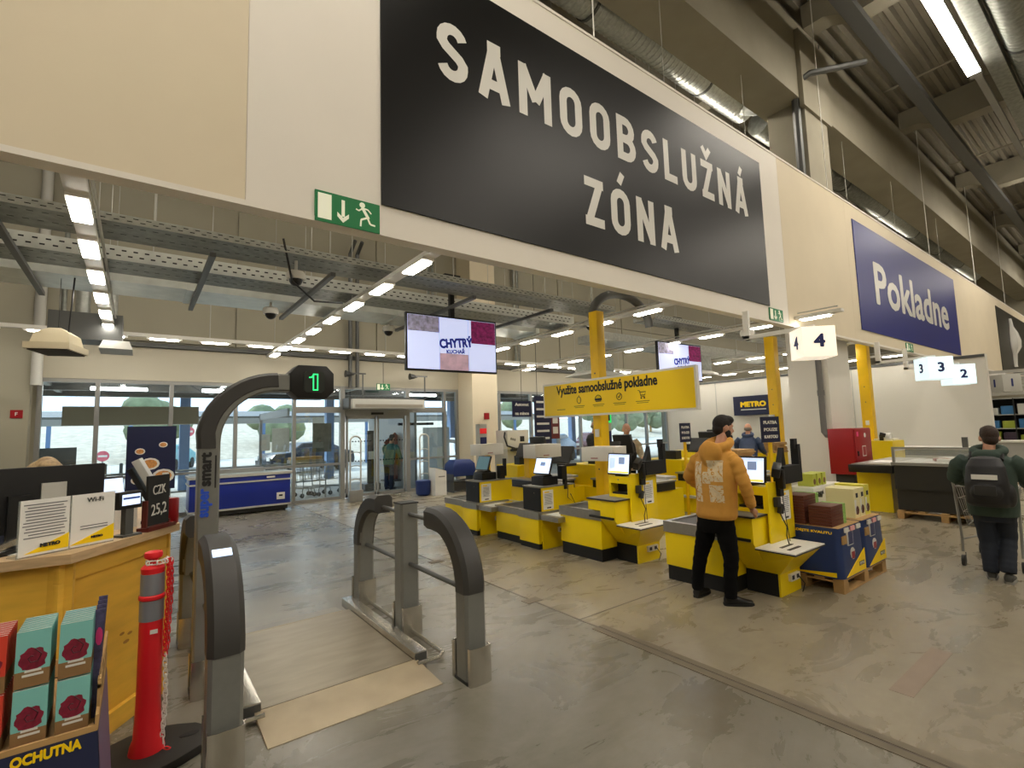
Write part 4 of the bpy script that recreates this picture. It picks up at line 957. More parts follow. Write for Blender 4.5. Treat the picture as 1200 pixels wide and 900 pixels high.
# hanging screens
def tv(x, y, z, label):
    t = thing('hanging_screen', label, 'screen', (x, y, z), math.radians(-2))
    part('casing', MB().box(-.84, .84, .0, .07, 0, .92), black, t, bevel=.006)
    tilt = 0
    part('picture', MB().box(-.815, .815, -.003, 0, .03, .89), mat('pale screen picture', 'cdd6fb', .4, emit=.75), t)
    part('food_picture', MB().box(-.81, -.26, -.006, -.003, .63, .885), mat('food photo', 'a8a4c0', .5, var=.6, scale=14, emit=.2), t)
    part('berry_picture', MB().box(.33, .81, -.006, -.003, .5, .885), mat('berry photo', '8a1f62', .5, var=.7, scale=18, emit=.25), t)
    part('bowl_picture', MB().box(-.26, .27, -.006, -.003, .03, .3), mat('bowl photo', 'c9a9b8', .5, var=.4, scale=5, emit=.4), t)
    for xx in (-.27, .27): part('split_line', MB().box(xx, xx+.01, -.006, -.003, .03, .89), mat('screen line', 'aab4ea', .5, emit=.6), t)
    ib = mat('screen ink blue', '1f2f9a', .5, emit=.2)
    text('lettering', 'CHYTR\u00dd', .15, ib, t, (.04, -.008, .5), bold=.008, width=.62, height=.2, rot=.1); text('lettering', 'KUCHA\u0158', .1, ib, t, (.03, -.006, .35), bold=.004, width=.34, height=.09, rot=.06)
    part('mount', MB().box(-.04, .04, .03, .1, .9, 4.35-z).box(-.15, .15, .0, .12, 4.33-z, 4.36-z), black, t)
    return t
tv(4.13, 7.0, 2.72, 'large lit screen hanging from the cable trays over the entrance'); tv(10.45, 7.0, 2.8, 'lit screen hanging partly behind the long yellow sign')
# hanging white box, ceiling cassettes
t = thing('hanging_loudspeaker', 'white hood with dark grille hanging on wires over the desk', 'device', (-.83, 8.35, 2.84), -.25)
part('hood', MB().loft([[(-.22, -.3, .05), (.22, -.3, .05), (.22, .3, .05), (-.22, .3, .05)], [(-.22, -.3, .13), (.22, -.3, .13), (.22, .3, .13), (-.22, .3, .13)], [(-.19, -.22, .14), (.19, -.22, .14), (.19, .22, .14), (-.19, .22, .14)], [(-.17, -.18, .26), (.17, -.18, .26), (.17, .18, .26), (-.17, .18, .26)], [(-.06, -.1, .34), (.06, -.1, .34), (.06, .1, .34), (-.06, .1, .34)]]), mat('cream plastic', 'dccfae', .5), t)
part('grille', MB().box(-.19, .19, -.27, .27, .035, .05), mat('grille fabric', '4a4237', .8), t); part('wire', MB().cyl((0, 0, .3), (0, 0, 1.0), .004, 5).cyl((.1, 0, .25), (.14, 0, 1.1), .01, 5), black, t)
t = thing('ventilation_unit', 'dark ceiling ventilation unit with white louvre behind the hanging hood', 'duct', (-.45, 11.0, 3.35)); part('box', MB().box(-.75, .2, -.3, .3, .1, .55), alu_d, t); part('louvre', MB().loft([[(-.1, -.45, -.05), (.35, -.45, -.05), (.35, .3, -.05), (-.1, .3, -.05)], [(-.05, -.35, .1), (.3, -.35, .1), (.3, .3, .1), (-.05, .3, .1)]]), lgrey, t); part('spiral_pipe', MB().cyl((0, 0, .55), (0, 0, 1.6), .12, 14).cyl((-.35, 0, .55), (-.35, 0, 1.6), .1, 14), galv, t)
for i, (x, y, z) in enumerate(((13.3, 8.6, 3.2), (11.9, 11.2, 3.4))):
    t = thing('ventilation_unit', ['grey ceiling ventilation unit above the dark blue wall sign', 'grey ceiling ventilation unit near the windows'][i], 'duct', (x, y, z)); part('box', MB().box(-.5, .5, -.4, .4, .15, .6), galv_d, t, bevel=.01); part('louvre', MB().loft([[(-.8, -.6, 0), (.8, -.6, 0), (.8, .6, 0), (-.8, .6, 0)], [(-.5, -.4, .15), (.5, -.4, .15), (.5, .4, .15), (-.5, .4, .15)]]), lgrey, t); part('hanger', MB().cyl((0, 0, .6), (0, 0, [.75, 8.4][i]), .02, 6), galv_d, t)

t = thing('till_light', 'green lit till lamp on the yellow post beside the small dark blue wall sign', 'light', (13.1, 6.2, 1.6)); part('stem', MB().box(-.03, .3, -.02, .02, -.1, -.06).box(-.03, .03, -.03, .03, -.1, .0), alu, t); part('green_lens', MB().cyl((0, 0, 0), (0, 0, .18), .075, 12), mat('lit till green', '2fe88a', .4, emit=1.4), t); part('white_lens', MB().cyl((0, 0, .18), (0, 0, .34), .07, 12), letter, t)
# ================================================================ right side of the store
t = thing('hose_cabinet', 'bright red fire hose cabinet fixed to the big column', 'cabinet', (12.28, 3.95, 0))
part('body', MB().box(-.47, .47, .02, .5, .62, 1.57), red, t, bevel=.006)
part('door', MB().box(-.45, .45, .0, .018, .64, 1.55), red, t, bevel=.004)
part('hose_symbol', MB().box(-.1, .1, -.003, .0, .98, 1.2), white, t); part('symbol_print', MB().box(-.08, .08, -.005, -.003, 1.0, 1.18), red, t)
part('round_sticker', MB().cyl((.1, -.003, 1.42), (.1, 0, 1.42), .05, 10), white, t); part('small_sticker', MB().box(-.36, -.26, -.003, 0, 1.4, 1.5), MATS['pink print'], t)
part('handle', MB().box(-.38, -.34, -.02, 0, 1.0, 1.1), black, t); part('plinth', MB().box(-.35, .35, .1, .45, 0, .62), dark, t)
solo('drain_pipe', 'grey drain pipe bending from the big column to the red cabinet', 'pipe', MB().tube([(0, .6, 3.55), (0, .6, 1.5), (.01, .56, 1.43), (.03, .45, 1.4), (.06, .2, 1.4), (.3, .05, 1.4)], .06, 12).cyl((0, .6, 2.3), (0, .6, 2.42), .07, 12), pipe_grey, (12.05, 4.0, 0))
# pallet with carton displays
def pallet(label, x, y, L, W, rz=0):
    t = thing('wooden_pallet', label, 'pallet', (x, y, 0), rz, 'wooden pallets')
    for k in range(5): part('deck_board', MB().box(0, L, k*(W-.1)/4, k*(W-.1)/4+.1, .12, .142), pal_wood, t)
    for i in range(3):
        part('stringer_board', MB().box(i*(L-.1)/2, i*(L-.1)/2+.1, 0, W, .1, .12), pal_wood, t)
        for j in range(3): part('block', MB().box(i*(L-.12)/2, i*(L-.12)/2+.12, j*(W-.1)/2, j*(W-.1)/2+.1, .018, .1), pal_wood, t)
    for j in range(3): part('bottom_board', MB().box(0, L, j*(W-.1)/2, j*(W-.1)/2+.1, 0, .018), pal_wood, t)
    return t
pallet('wooden pallet under the two blue carton displays', 5.74, 2.13, 1.22, .8)
ctn = mat('deep blue carton', '1f3566', .45, var=.15, scale=3)
def rrect(x0, x1, y0, y1, r, n=4):
    p = []
    for cx, cy, a in ((x1-r, y0+r, -PI/2), (x1-r, y1-r, 0), (x0+r, y1-r, PI/2), (x0+r, y0+r, PI)):
        p += [(cx+r*math.cos(a+PI/2*i/n), cy+r*math.sin(a+PI/2*i/n)) for i in range(n+1)]
    return p
def carton(label, x, w_):
    t = thing('carton_display', label, 'display', (x, 2.12, .143), 0, 'blue carton displays')
    a, b = rrect(0, w_, .0, .78, .07), rrect(.015, w_-.015, .015, .76, .06)
    part('carton', MB().loft([[(*p, 0) for p in a], [(*p, .5) for p in b]]), ctn, t)
    part('inner_rim', MB().box(.02, w_-.02, .02, .75, .5, .505), kraft, t)
    # print on the front
    part('yellow_corner', MB().prism([(.08, .012), (w_-.02, .012), (w_-.02, .23)], 'y', -.004, .002), sign_yellow, t)
    part('yellow_side', MB().add([(-.001, .06, .012), (-.001, .06, .06), (-.001, .6, .012)], [(0, 1, 2)]), sign_yellow, t)
    part('logo_bar', MB().box(w_-.2, w_-.06, -.006, -.004, .07, .11), ink, t); text('lettering', 'METRO', .04, letter, t, (w_-.13, -.007, .09), width=.12, height=.028)
    part('emblem', MB().prism([(w_*.47+.055*math.cos(q), .22+.06*math.sin(q)) for q in [2*PI*i/10 for i in range(10)]], 'y', -.001, .008), letter, t); part('emblem_core', MB().box(w_*.47-.04, w_*.47+.04, -.003, 0, .17, .24), red, t)
    part('frame_print', MB().box(w_*.3, w_*.52, -.001, .012, .31, .46), letter, t); part('frame_core', MB().box(w_*.32, w_*.5, -.003, 0, .32, .45), navy, t)
    part('photo_print', MB().box(.05, .16, -.001, .012, .34, .42), pal_wood, t)
    for k in range(3): part('price_ticket', MB().box(.1+k*.16, .2+k*.16, -.012, .0, .455, .5), [letter, mat('pink ticket', 'e6a7a7', .6)][k % 2], t)
    text('lettering', 'NEPOSTR\u00c1DEJTE KVALITU', .06, sign_yellow, t, (.012, .38, .45), '-x', bold=.002, width=.6, height=.04)
    return t
carton('blue carton display with yellow corner, next to the self checkout', 5.72, .62); carton('blue carton display on the pallet, farther from the self checkout', 6.355, .62)
Z = .65
bx = mat('red brown flat box', '5a2a1e', .5); lg = mat('light green pack', '8fbf62', .5, var=.3, scale=40); cr = mat('cream printed box', 'e6dca8', .5); 
for c_ in range(2):
    for k in range(7 if c_ == 0 else 10):
        t = thing('flat_box', 'red brown flat box in the '+['front', 'rear'][c_]+' stack on the blue carton, layer '+['one', 'two', 'three', 'four', 'five', 'six', 'seven', 'eight', 'nine', 'ten'][k]+' from below', 'box', (5.76, 2.2+c_*.26, Z+k*.03), 0, 'red brown flat boxes')
        part('box', MB().box(0, .3, 0, .22, 0, .027), bx, t, bevel=.002); part('green_end', MB().box(.3, .375, 0, .22, 0, .027), lg, t)
t = thing('white_case', 'large white printed case standing behind the flat boxes', 'box', (6.12, 2.5, Z)); part('box', MB().box(0, .32, 0, .3, 0, .34), white, t); part('side_print', MB().prism([(.04+.2*k/6+.02*(k % 2), .27-.02*(k % 2)) for k in range(7)]+[(.22, .22), (.05, .24)], 'y', -.002, 0), ink, t); text('lettering', 'ZDRAV\u00c1', .06, ink, t, (.16, -.003, .28), width=.2, height=.05)
for k in range(3):
    t = thing('cream_box', 'cream food box with dark print, '+['left', 'middle', 'right'][k]+' of three in the second carton', 'box', (6.45+k*.16, 2.22, Z), 0, 'cream food boxes'); part('box', MB().box(0, .15, 0, .3, 0, .32 if k < 2 else .34), [cr, cr, mat('yellow printed box', 'd9d04a', .5)][k], t)
    part('food_print', MB().prism([(.075+.05*math.cos(q), .08+.05*math.sin(q)) for q in [2*PI*i/8 for i in range(8)]], 'y', -.002, 0), bx, t); part('dark_print', MB().box(.06, .12, -.002, 0, .22, .27), ink, t); part('label_print', MB().box(.01, .06, -.002, 0, .05, .2), white, t)
for k in range(3):
    t = thing('green_box', 'small green food box on top of the cream boxes, '+['left', 'middle', 'right'][k], 'box', (6.25+k*.135, 2.55, Z+.345), .1, 'small green food boxes'); part('box', MB().box(0, .125, 0, .16, 0, .14), mat('green printed box', 'b9c04a', .5), t); part('food_print', MB().prism([(.06+.04*math.cos(q), .05+.035*math.sin(q)) for q in [2*PI*i/8 for i in range(8)]], 'y', -.002, 0), bx, t)
solo('white_case', 'low white case lying under the small green boxes', 'box', MB().box(0, .5, 0, .26, 0, .34), white, (6.45, 2.53, Z))
# dark open freezer on a pallet
pallet('wooden pallet under the dark open chest freezer', 10.75, 1.75, 1.1, 1.3)
t = thing('chest_freezer', 'dark open chest freezer with grey glass rail on a wooden pallet', 'freezer', (10.85, 1.8, .143))
part('body', MB().prism([(0, 0), (1.15, 0), (1.15, .78), (-.05, .78), (-.05, .36), (0, .36)], 'y', 0, 1.25), mat('dark grey panel', '262624', .45), t)
part('rim', MB().box(-.08, 1.18, -.03, 1.28, .78, .83), alu, t); part('tub', MB().box(.0, 1.1, .05, 1.2, .83, .832), white, t)
part('glass_guard', MB().box(.0, .01, .0, 1.25, .83, 1.08).box(.0, 1.1, 0, .01, .83, 1.08), acryl, t); part('guard_rail', MB().box(-.02, .03, -.02, 1.27, 1.07, 1.1).box(-.02, 1.12, -.02, .02, 1.07, 1.1).box(-.02, .02, -.02, .02, .83, 1.07).box(-.02, .02, 1.23, 1.27, .83, 1.07), alu, t)
for k in range(4): part('packet', MB().cbox((.3+.2*k, .6+.1*(k % 2), .86), (.16, .2, .05), k*.4), [white, red, letter, white][k], t)
# till between the column and the freezer
t = thing('till_counter', 'yellow till with black belt under the red cabinet', 'till', (11.2, 3.0, 0), 0, 'yellow staffed tills')
part('leg', MB().box(.1, .45, .25, .8, 0, .76), yellow, t); part('leg', MB().box(.75, 1.1, .2, .7, 0, .76), yellow, t); part('belt_bed', MB().box(-.3, 2.0, .1, .8, .76, .9), black, t, bevel=.01); part('steel_edge', MB().box(-.25, 1.95, .14, .76, .9, .915), steel_rim, t); part('white_label', MB().box(.3, .8, .095, .1, .8, .87), white, t); part('paper', MB().box(.2, .8, .2, .6, .915, .925), paper, t)
t = thing('till_cabinet', 'yellow till cabinet with dark scanner by the third yellow post', 'cabinet', (14.6, 4.4, 0)); part('cabinet', MB().box(-.35, .5, -.4, .3, 0, 1.22), yellow, t); part('white_band', MB().box(-.36, .5, -.41, -.4, .98, 1.02), white, t); part('scanner', MB().cbox((.05, -.1, 1.36), (.22, .12, .1), .3, .3).box(.0, .08, -.12, -.04, 1.22, 1.34), black, t, bevel=.01); part('paper_roll', MB().cyl((.3, -.2, 1.3), (.3, 0, 1.3), .1, 12).box(.1, .5, -.3, .1, 1.22, 1.26), white, t); part('red_item', MB().box(.3, .45, -.4, -.2, .93, .96), red, t)
t = thing('white_counter', 'long white counter with black band before the side wall', 'counter', (15.9, 2.7, 0)); part('body', MB().box(0, .8, 0, 2.0, 0, .8), mat('counter front grey', 'a9a79f', .5), t); part('black_band', MB().box(-.02, .82, -.02, 2.02, .8, .95), black, t); part('top', MB().box(-.05, .85, -.05, 2.05, .95, 1.0), white, t); part('tap_post', MB().box(.1, .2, .3, .4, 1.0, 1.25), alu_d, t)
t = thing('white_counter', 'white counter in front of the filled shelves', 'counter', (20.4, .6, 0)); part('body', MB().box(0, .8, 0, 3.0, 0, .95), mat('counter front grey', 'a9a79f', .5), t); part('top', MB().box(-.05, .85, -.05, 3.05, .95, 1.0), white, t)
# shelves
t = thing('goods_shelf', 'dark shelf rack with packed goods at the right', 'shelf', (22.6, 1.4, 0))
part('back_panel', MB().box(.5, .55, 0, 3.2, 0, 2.3), black_m, t)
for z in (.4, .85, 1.3, 1.75, 2.28): part('shelf_board', MB().box(0, .5, 0, 3.2, z, z+.03), lgrey, t)
for y in (0, 1.6, 3.17): part('upright', MB().box(0, .5, y, y+.03, 0, 2.3), dark, t)
for k in range(7): part('header_slat', MB().box(-.02, .02, 0, 3.2, 2.4+k*.12, 2.5+k*.12), lgrey, t)
pc = [mat('white pack', 'dcdcd4', .5), mat('blue pack', '3f7fb8', .5), mat('green pack', 'a9b93f', .5), mat('dark pack', '4a3a4a', .5)]
nm = ['white', 'blue', 'green', 'dark']
for r_, z in enumerate((1.78, 1.33, .88, .43)):
    for k in range(8):
        solo('packed_good', nm[r_]+' pack on the shelf rack, '+['top', 'second', 'third', 'lowest'][r_]+' shelf, '+['first', 'second', 'third', 'fourth', 'fifth', 'sixth', 'seventh', 'eighth'][k]+' from the near end', 'pack', MB().box(.05, .42, 0, .32, 0, random.uniform(.2, .34)), pc[r_] if k % 5 < 4 else pc[(r_+1) % 4], (22.6, 1.45+k*.39, z), 0, 'packs on the shelf rack', .02)

# ================================================================ entrance and outside
og = struct('ground_outside', MB().box(-60, 90, 13.95, 90, -.25, -.02), ext_concrete)
hill = struct('grass_bank', MB().loft([[(-80, 48, -.1), (120, 48, -.1), (120, 48, 0), (-80, 48, 0)], [(-80, 62, -.1), (120, 62, -.1), (120, 62, 2.6), (-80, 62, 2.6)], [(-80, 85, -.1), (120, 85, -.1), (120, 85, 4), (-80, 85, 4)]]), grass_m)
ca = struct('canopy', MB().box(-12, 30, 14.25, 22, 3.5, 3.9), mat('canopy soffit', 'a7abae', .6))
for y in (15.8, 18.2, 20.6): part('canopy_beam', MB().box(-12, 30, y, y+.2, 3.2, 3.5), alu_d, ca)
for x in range(-10, 30, 4): part('canopy_rafter', MB().box(x, x+.12, 14.3, 22, 3.3, 3.5), galv_d, ca)
for x in (-6, 1.2, 6.2, 12, 20): part('canopy_column', MB().box(x, x+.3, 20.8, 21.1, 0, 3.5), mat('blue grey column', '5f7fa8', .5), ca)
for i, (x, y) in enumerate(((-1.0, 17), (1.5, 17), (4, 17), (8, 17))): part('canopy_lamp', MB().box(x, x+1.2, y, y+.12, 3.12, 3.2), lampmat, ca)  # added glowing strips standing in for interior lamps mirrored in the glass
vest = struct('vestibule', MB().box(6.9, 6.98, 14.2, 18, 0, 2.6).box(3.2, 3.26, 14.2, 18, 2.3, 2.5).box(3.2, 3.28, 17.9, 18, 0, 2.5), alu)
part('frosted_screen', MB().box(7.25, 8.2, 14.3, 14.32, .1, 1.9), frost, vest); part('screen_rail', MB().box(6.4, 7.6, 14.25, 14.33, 1.98, 2.06), black, vest)
part('header_beam', MB().box(-1.4, 1.3, 15.5, 16.1, 2.15, 2.6), mat('beige sectional header', 'b5a58a', .5), vest)
# posters on the glass
def poster(label, x, z, w_, h_, m, y=13.99, extra=None):
    t = thing('poster', label, 'poster', (x, y, z)); part('sheet', MB().box(-w_/2, w_/2, 0, .015, 0, h_), m, t)
    if extra: extra(t, w_, h_)
    return t
def food(t, w_, h_):
    for cx, cz, r_ in ((-.2, .82, .09), (-.02, .55, .17), (.22, .28, .2), (-.22, .22, .12), (.2, .95, .08)):
        part('plate_print', MB().prism([(cx+r_*math.cos(q), cz+r_*.75*math.sin(q)) for q in [2*PI*i/12 for i in range(12)]], 'y', -.004, -.002), letter, t); part('food_print', MB().prism([(cx+r_*.75*math.cos(q), cz+r_*.55*math.sin(q)) for q in [2*PI*i/12 for i in range(12)]], 'y', -.006, -.004), mat('food orange', 'c98a4a', .6, var=.3, scale=20), t)
poster('large dark blue poster with plates of food behind the desk', .27, .7, .86, 1.35, mat('midnight print', '141a3d', .4), 13.2, food)
solo('poster_stand', 'steel stand carrying the large food poster', 'stand', MB().box(-.35, -.3, 0, .04, 0, .7).box(.3, .35, 0, .04, 0, .7).box(-.4, .4, -.2, .25, 0, .03), alu_d, (.27, 13.22, 0))
poster('grey poster on the glass behind the fair haired person', -1.3, .75, .6, .9, mat('grey poster print', '5c6164', .6, var=.15, scale=3))
poster('narrow dark poster on the glass beside the tall arch', 1.3, 1.05, .26, .95, mat('brown dark print', '3d352b', .6, var=.3, scale=5))
poster('white notice sheet on the glass above the blue freezer', 3.0, 1.35, .42, .62, mat('pale notice print', 'c9c4b8', .6, var=.08, scale=9))
poster('small pale notice on the glass left of the white notice', 2.65, 1.4, .2, .42, mat('pale notice print', 'c9c4b8', .6, var=.08, scale=9))
poster('dark framed poster on the glass left of the entrance door', 4.05, 1.3, .5, .78, mat('dark photo print', '55554a', .6, var=.4, scale=7))
poster('small blue sheet high on the glass left of the entrance door', 3.95, 1.95, .3, .3, paper, 14.0)
# blue chest freezer
t = thing('chest_freezer', 'long dark blue chest freezer with sliding glass lids by the windows', 'freezer', (1.98, 12.95, 0))
part('body', MB().box(-1.03, 1.03, 0, .75, .14, .86), freezer_blue, t, bevel=.015)
part('bumper_band', MB().box(-1.05, 1.05, -.02, .77, .72, .755), lgrey, t); part('bumper_band', MB().box(-1.05, 1.05, -.02, .77, .13, .17), lgrey, t)
part('plinth', MB().box(-.98, .98, .05, .7, .03, .13), dark, t); part('lid_frame', MB().box(-1.06, 1.06, -.03, .78, .86, .92), lgrey, t); part('lid_glass', MB().box(-1.0, 1.0, .03, .72, .92, .928), glass, t); part('inner_tub', MB().box(-.98, .98, .04, .7, .92, .921), lgrey, t)
part('rear_hood', MB().box(-.6, .55, .6, .76, .92, 1.02), alu, t); part('vent_plate', MB().box(.72, .9, -.026, -.02, .27, .43), white, t); part('vent_slot', MB().box(.77, .85, -.03, -.026, .34, .38), black, t); part('small_label', MB().box(.5, .68, -.026, -.02, .79, .83), white, t)
for x in (-.9, .9): part('caster', MB().cyl((x, .1, .03), (x+.04, .1, .03), .03, 10), black, t)
# air curtain, speakers and antennas
t = thing('air_curtain', 'long beige air curtain above the entrance door', 'device', (5.68, 13.3, 2.44)); part('casing', MB().box(-1.08, 1.08, -.12, .3, 0, .27), lgrey, t, bevel=.03); part('intake_grille', MB().box(-1.0, 1.0, -.13, -.12, .04, .12), mat('grille grey', '8e877a', .6), t); part('side_bracket', MB().box(-1.14, -1.08, 0, .48, .0, .3), alu_d, t); part('mount_rail', MB().box(-.9, .9, .1, .14, .27, .33), alu_d, t)
for i, x in enumerate((4.7, 6.6)): 
    t = thing('spotlight', ['small spotlight on a bracket left above the entrance door', 'small spotlight on a bracket right above the entrance door'][i], 'lamp', (x, 13.4, 3.3)); part('head', MB().cyl((-.22, 0, .1), (-.05, 0, .1), .1, 10, .05), dark, t); part('bracket', MB().box(-.05, .35, -.02, .02, .1, .14).box(.0, .04, 0, .44, .08, .12).box(.25, .28, -.02, .01, -.6, .1), alu_d, t)  # stands for a bracket loudspeaker, emits no light
for i, (x, lab) in enumerate(((4.62, 'tall grey security antenna left of the entrance door'), (6.62, 'tall grey security antenna right of the entrance door'))):
    t = thing('security_antenna', lab, 'antenna', (x, 13.0, 0), 0, 'security antennas'); part('base', MB().box(-.18, .18, -.07, .07, 0, .3), alu, t, bevel=.008)
    part('loop', MB().tube([(-.14, 0, .28), (-.14, 0, 1.58)]+[(-.14*math.cos(q), 0, 1.58+.12*math.sin(q)) for q in [PI*k/8 for k in range(1, 8)]]+[(.14, 0, 1.58), (.14, 0, .28)], .022, 8), lgrey, t)
    for z in (.55, .9, 1.25): part('cross_bar', MB().tube([(-.14, 0, z), (-.05, 0, z+.03), (.05, 0, z+.03), (.14, 0, z)], .014, 6), lgrey, t)
t = thing('return_box', 'small white box with yellow slanted top right of the entrance', 'box', (6.8, 12.5, 0)); part('body', MB().prism([(-.2, 0), (.15, 0), (.15, .66), (-.2, .76)], 'y', -.18, .18), white, t); part('yellow_top', MB().add([(-.2, -.18, .763), (.15, -.18, .663), (.15, .18, .663), (-.2, .18, .763)], [(0, 1, 2, 3)]), sign_yellow, t); part('slot', MB().box(-.1, .1, -.185, -.18, .5, .53), grey, t)
solo('blue_bin', 'low dark blue bin left of the small white box', 'bin', MB().lathe([(.15, 0), (.2, .05), (.22, .4), (.2, .42)], n=14), mat('dark blue plastic', '18306e', .45), (6.45, 12.75, 0))
t = thing('shopping_bag_rack', 'dark rack filled with blue bags right of the small white box', 'rack', (7.65, 12.75, 0)); part('frame', MB().box(-.35, -.32, -.2, .2, 0, .8).box(.32, .35, -.2, .2, 0, .8).box(-.35, .35, -.2, .2, .3, .33), alu_d, t); part('blue_bags', MB().loft([rr for rr in [[(x*s, y*s, z) for x, y in ((-.36, -.25), (.36, -.25), (.36, .25), (-.36, .25))] for s, z in ((.9, .45), (1.05, .6), (1, .8), (.7, .92))]], smooth=True), mat('dark blue plastic', '18306e', .45), t); part('lower_bags', MB().box(-.3, .3, -.18, .18, .04, .28), dark, t)
# trolley bay behind the glass
def trolley_mesh(m):
    # wire basket trolley, basket opens up, push handle at -x
    b0 = [(.15, -.2, .45), (.8, -.17, .5), (.8, .17, .5), (.15, .2, .45)]; b1 = [(0, -.27, .92), (.95, -.22, .86), (.95, .22, .86), (0, .27, .92)]
    for q in (b0, b1): m.tube([*q], .008, 5, closed=True)
    for a, b, c_, d in ((0, 1, 0, 1), (1, 2, 1, 2), (2, 3, 2, 3), (3, 0, 3, 0)):
        for k in range(9):
            f = k/9; m.cyl(Vector(b0[a]).lerp(Vector(b0[b]), f), Vector(b1[a]).lerp(Vector(b1[b]), f), .0035, 4)
        for f in (.35, .7): m.cyl(Vector(b0[a]).lerp(Vector(b1[a]), f), Vector(b0[b]).lerp(Vector(b1[b]), f), .004, 4)
    return m
def trolley(label, x, y, rz, group, goods=False):
    t = thing('shopping_trolley', label, 'trolley', (x, y, 0), rz, group)
    part('wire_basket', trolley_mesh(MB()), alu, t, kind='stuff')
    part('handle_bar', MB().cyl((-.12, -.27, 1.0), (-.12, .27, 1.0), .018, 10), grey, t)
    for s in (-1, 1):
        part('side_frame', MB().tube([(-.12, s*.26, 1.0), (0, s*.27, .9), (.04, s*.25, .3), (.0, s*.25, .16)], .014, 8).tube([(.04, s*.25, .3), (.85, s*.2, .22), (.85, s*.2, .14)], .012, 8), alu, t)
        for xx in (.0, .85):
            w2 = part('wheel', MB().cyl((xx, s*(.25 if xx == 0 else .2)-.016, .062), (xx, s*(.25 if xx == 0 else .2)+.016, .062), .062, 14), dark, t); part('fork', MB().box(xx-.012, xx+.012, s*(.25 if xx == 0 else .2)-.028, s*(.25 if xx == 0 else .2)-.02, .05, .16), alu, w2)
    return t
for k in range(3): trolley('empty wire trolley parked in the bay behind the glass, '+['left', 'middle', 'right'][k]+' of three', 3.3+k*.45, 15.2, .15, 'trolleys parked behind the glass')
solo('trolley_bay_rail', 'long tubular rail of the trolley bay outside the glass', 'rail', MB().tube([(-1.0, 14.5, .0), (-1.0, 14.5, 1.0), (4.3, 14.5, 1.0), (4.3, 14.5, 0)], .025, 8).cyl((-1, 14.5, .5), (4.3, 14.5, .5), .02, 8), alu, (0, 0, 0))
t = thing('goods_box', 'brown carton of goods standing on the parked trolleys', 'box', (4.0, 15.2, .95)); part('carton', MB().box(-.5, .35, -.2, .2, 0, .2), kraft, t); part('film', MB().box(-.52, .37, -.22, .22, -.1, .12), mat('clear film', 'cfc9b4', .3, alpha=.6), t)
t = thing('handcart', 'red brown cart with board standing in the entrance', 'cart', (6.95, 15.5, 0)); part('board', MB().box(-.45, .45, -.03, .03, .25, 1.1), mat('red brown panel', '8a4a38', .6), t); part('slanted_board', MB().cbox((-.1, -.02, 1.35), (.5, .04, .7), 0, 0, -.7), mat('red brown panel', '8a4a38', .6), t); part('wheel', MB().cyl((-.3, -.1, .12), (-.3, .1, .12), .12, 12), black, t); part('wheel', MB().cyl((.3, -.1, .12), (.3, .1, .12), .12, 12), black, t); part('platform', MB().box(-.5, .5, -.3, .3, .2, .25), dark, t)
t = thing('info_stand', 'tall dark stand with notices in the entrance', 'stand', (5.95, 15.4, 0)); part('panel', MB().box(-.1, .1, -.03, .03, .2, 1.85), dark, t); part('base', MB().box(-.25, .25, -.2, .2, 0, .2), alu_d, t); part('leaflet', MB().box(-.08, .1, -.04, -.03, .95, 1.2), paper, t)
# signs and bollards outside
def noentry(x, y, z, label):
    t = thing('road_sign', label, 'sign', (x, y, 0), 0, 'round red road signs'); part('pole', MB().cyl((0, .03, 0), (0, .03, z), .03, 8), alu, t); part('disc', MB().cyl((0, -.01, z), (0, .01, z), .22, 20), mat('faded red sign', 'd86a78', .5), t); part('white_bar', MB().box(-.15, .15, -.02, -.01, z-.04, z+.04), white, t)  # pink disc colour paints in the outdoor overexposure of a red sign
noentry(-1.1, 27, 1.15, 'round red no entry sign alone at the left outside'); noentry(1.2, 27, 2.1, 'left one of two round red signs outside above the poster'); noentry(1.9, 27, 2.1, 'right one of two round red signs outside above the poster')
for k in range(6): 
    solo('bollard', 'grey bollard outside the window, '+['first', 'second', 'third', 'fourth', 'fifth', 'sixth'][k]+' from the left', 'bollard', MB().cyl((0, 0, 0), (0, 0, 1.0), .05, 8).ell((0, 0, 1.0), (.05, .05, .04), 8, 4), alu_d, (-.8+k*.42, 21.5, -.02), 0, 'bollards outside')
def car(x, y, rz, body, label):
    t = thing('car', label, 'car', (x, y, 0), rz, 'parked cars outside')
    hw = .88
    pr_ = [(-2.1, .35), (-2.15, .7), (-1.9, .95), (-1.2, 1.0), (-.6, 1.42), (.7, 1.46), (1.6, 1.02), (2.05, .92), (2.12, .6), (2.1, .35)]
    def secs(poly, ws): return [[(p[0], w_*(1 if p[1] < 1.05 else .8), p[1]) for p in poly] for w_ in ws]
    part('body', MB().loft(secs(pr_, (-hw, hw))), body, t, bevel=.05)
    part('side_windows', MB().prism([(-1.05, 1.03), (-.55, 1.36), (.65, 1.4), (1.4, 1.03)], 'y', -.8, .8), mat('car glass', '1d2730', .1), t)
    for xx in (-1.35, 1.35):
        for s in (-1, 1): part('wheel', MB().cyl((xx, s*.7, .32), (xx, s*.92, .32), .32, 16), rubber, t)
    part('front_lamp', MB().box(-2.16, -2.05, -.8, -.5, .65, .8).box(-2.16, -2.05, .5, .8, .65, .8), letter, t)
    return t
car(17.5, 20, .5, mat('pale blue car paint', '9cc4f0', .25), 'pale blue car parked outside the right windows'); car(6.8, 26, .2, mat('dark car paint', '30343a', .25), 'dark car parked outside behind the blue freezer')
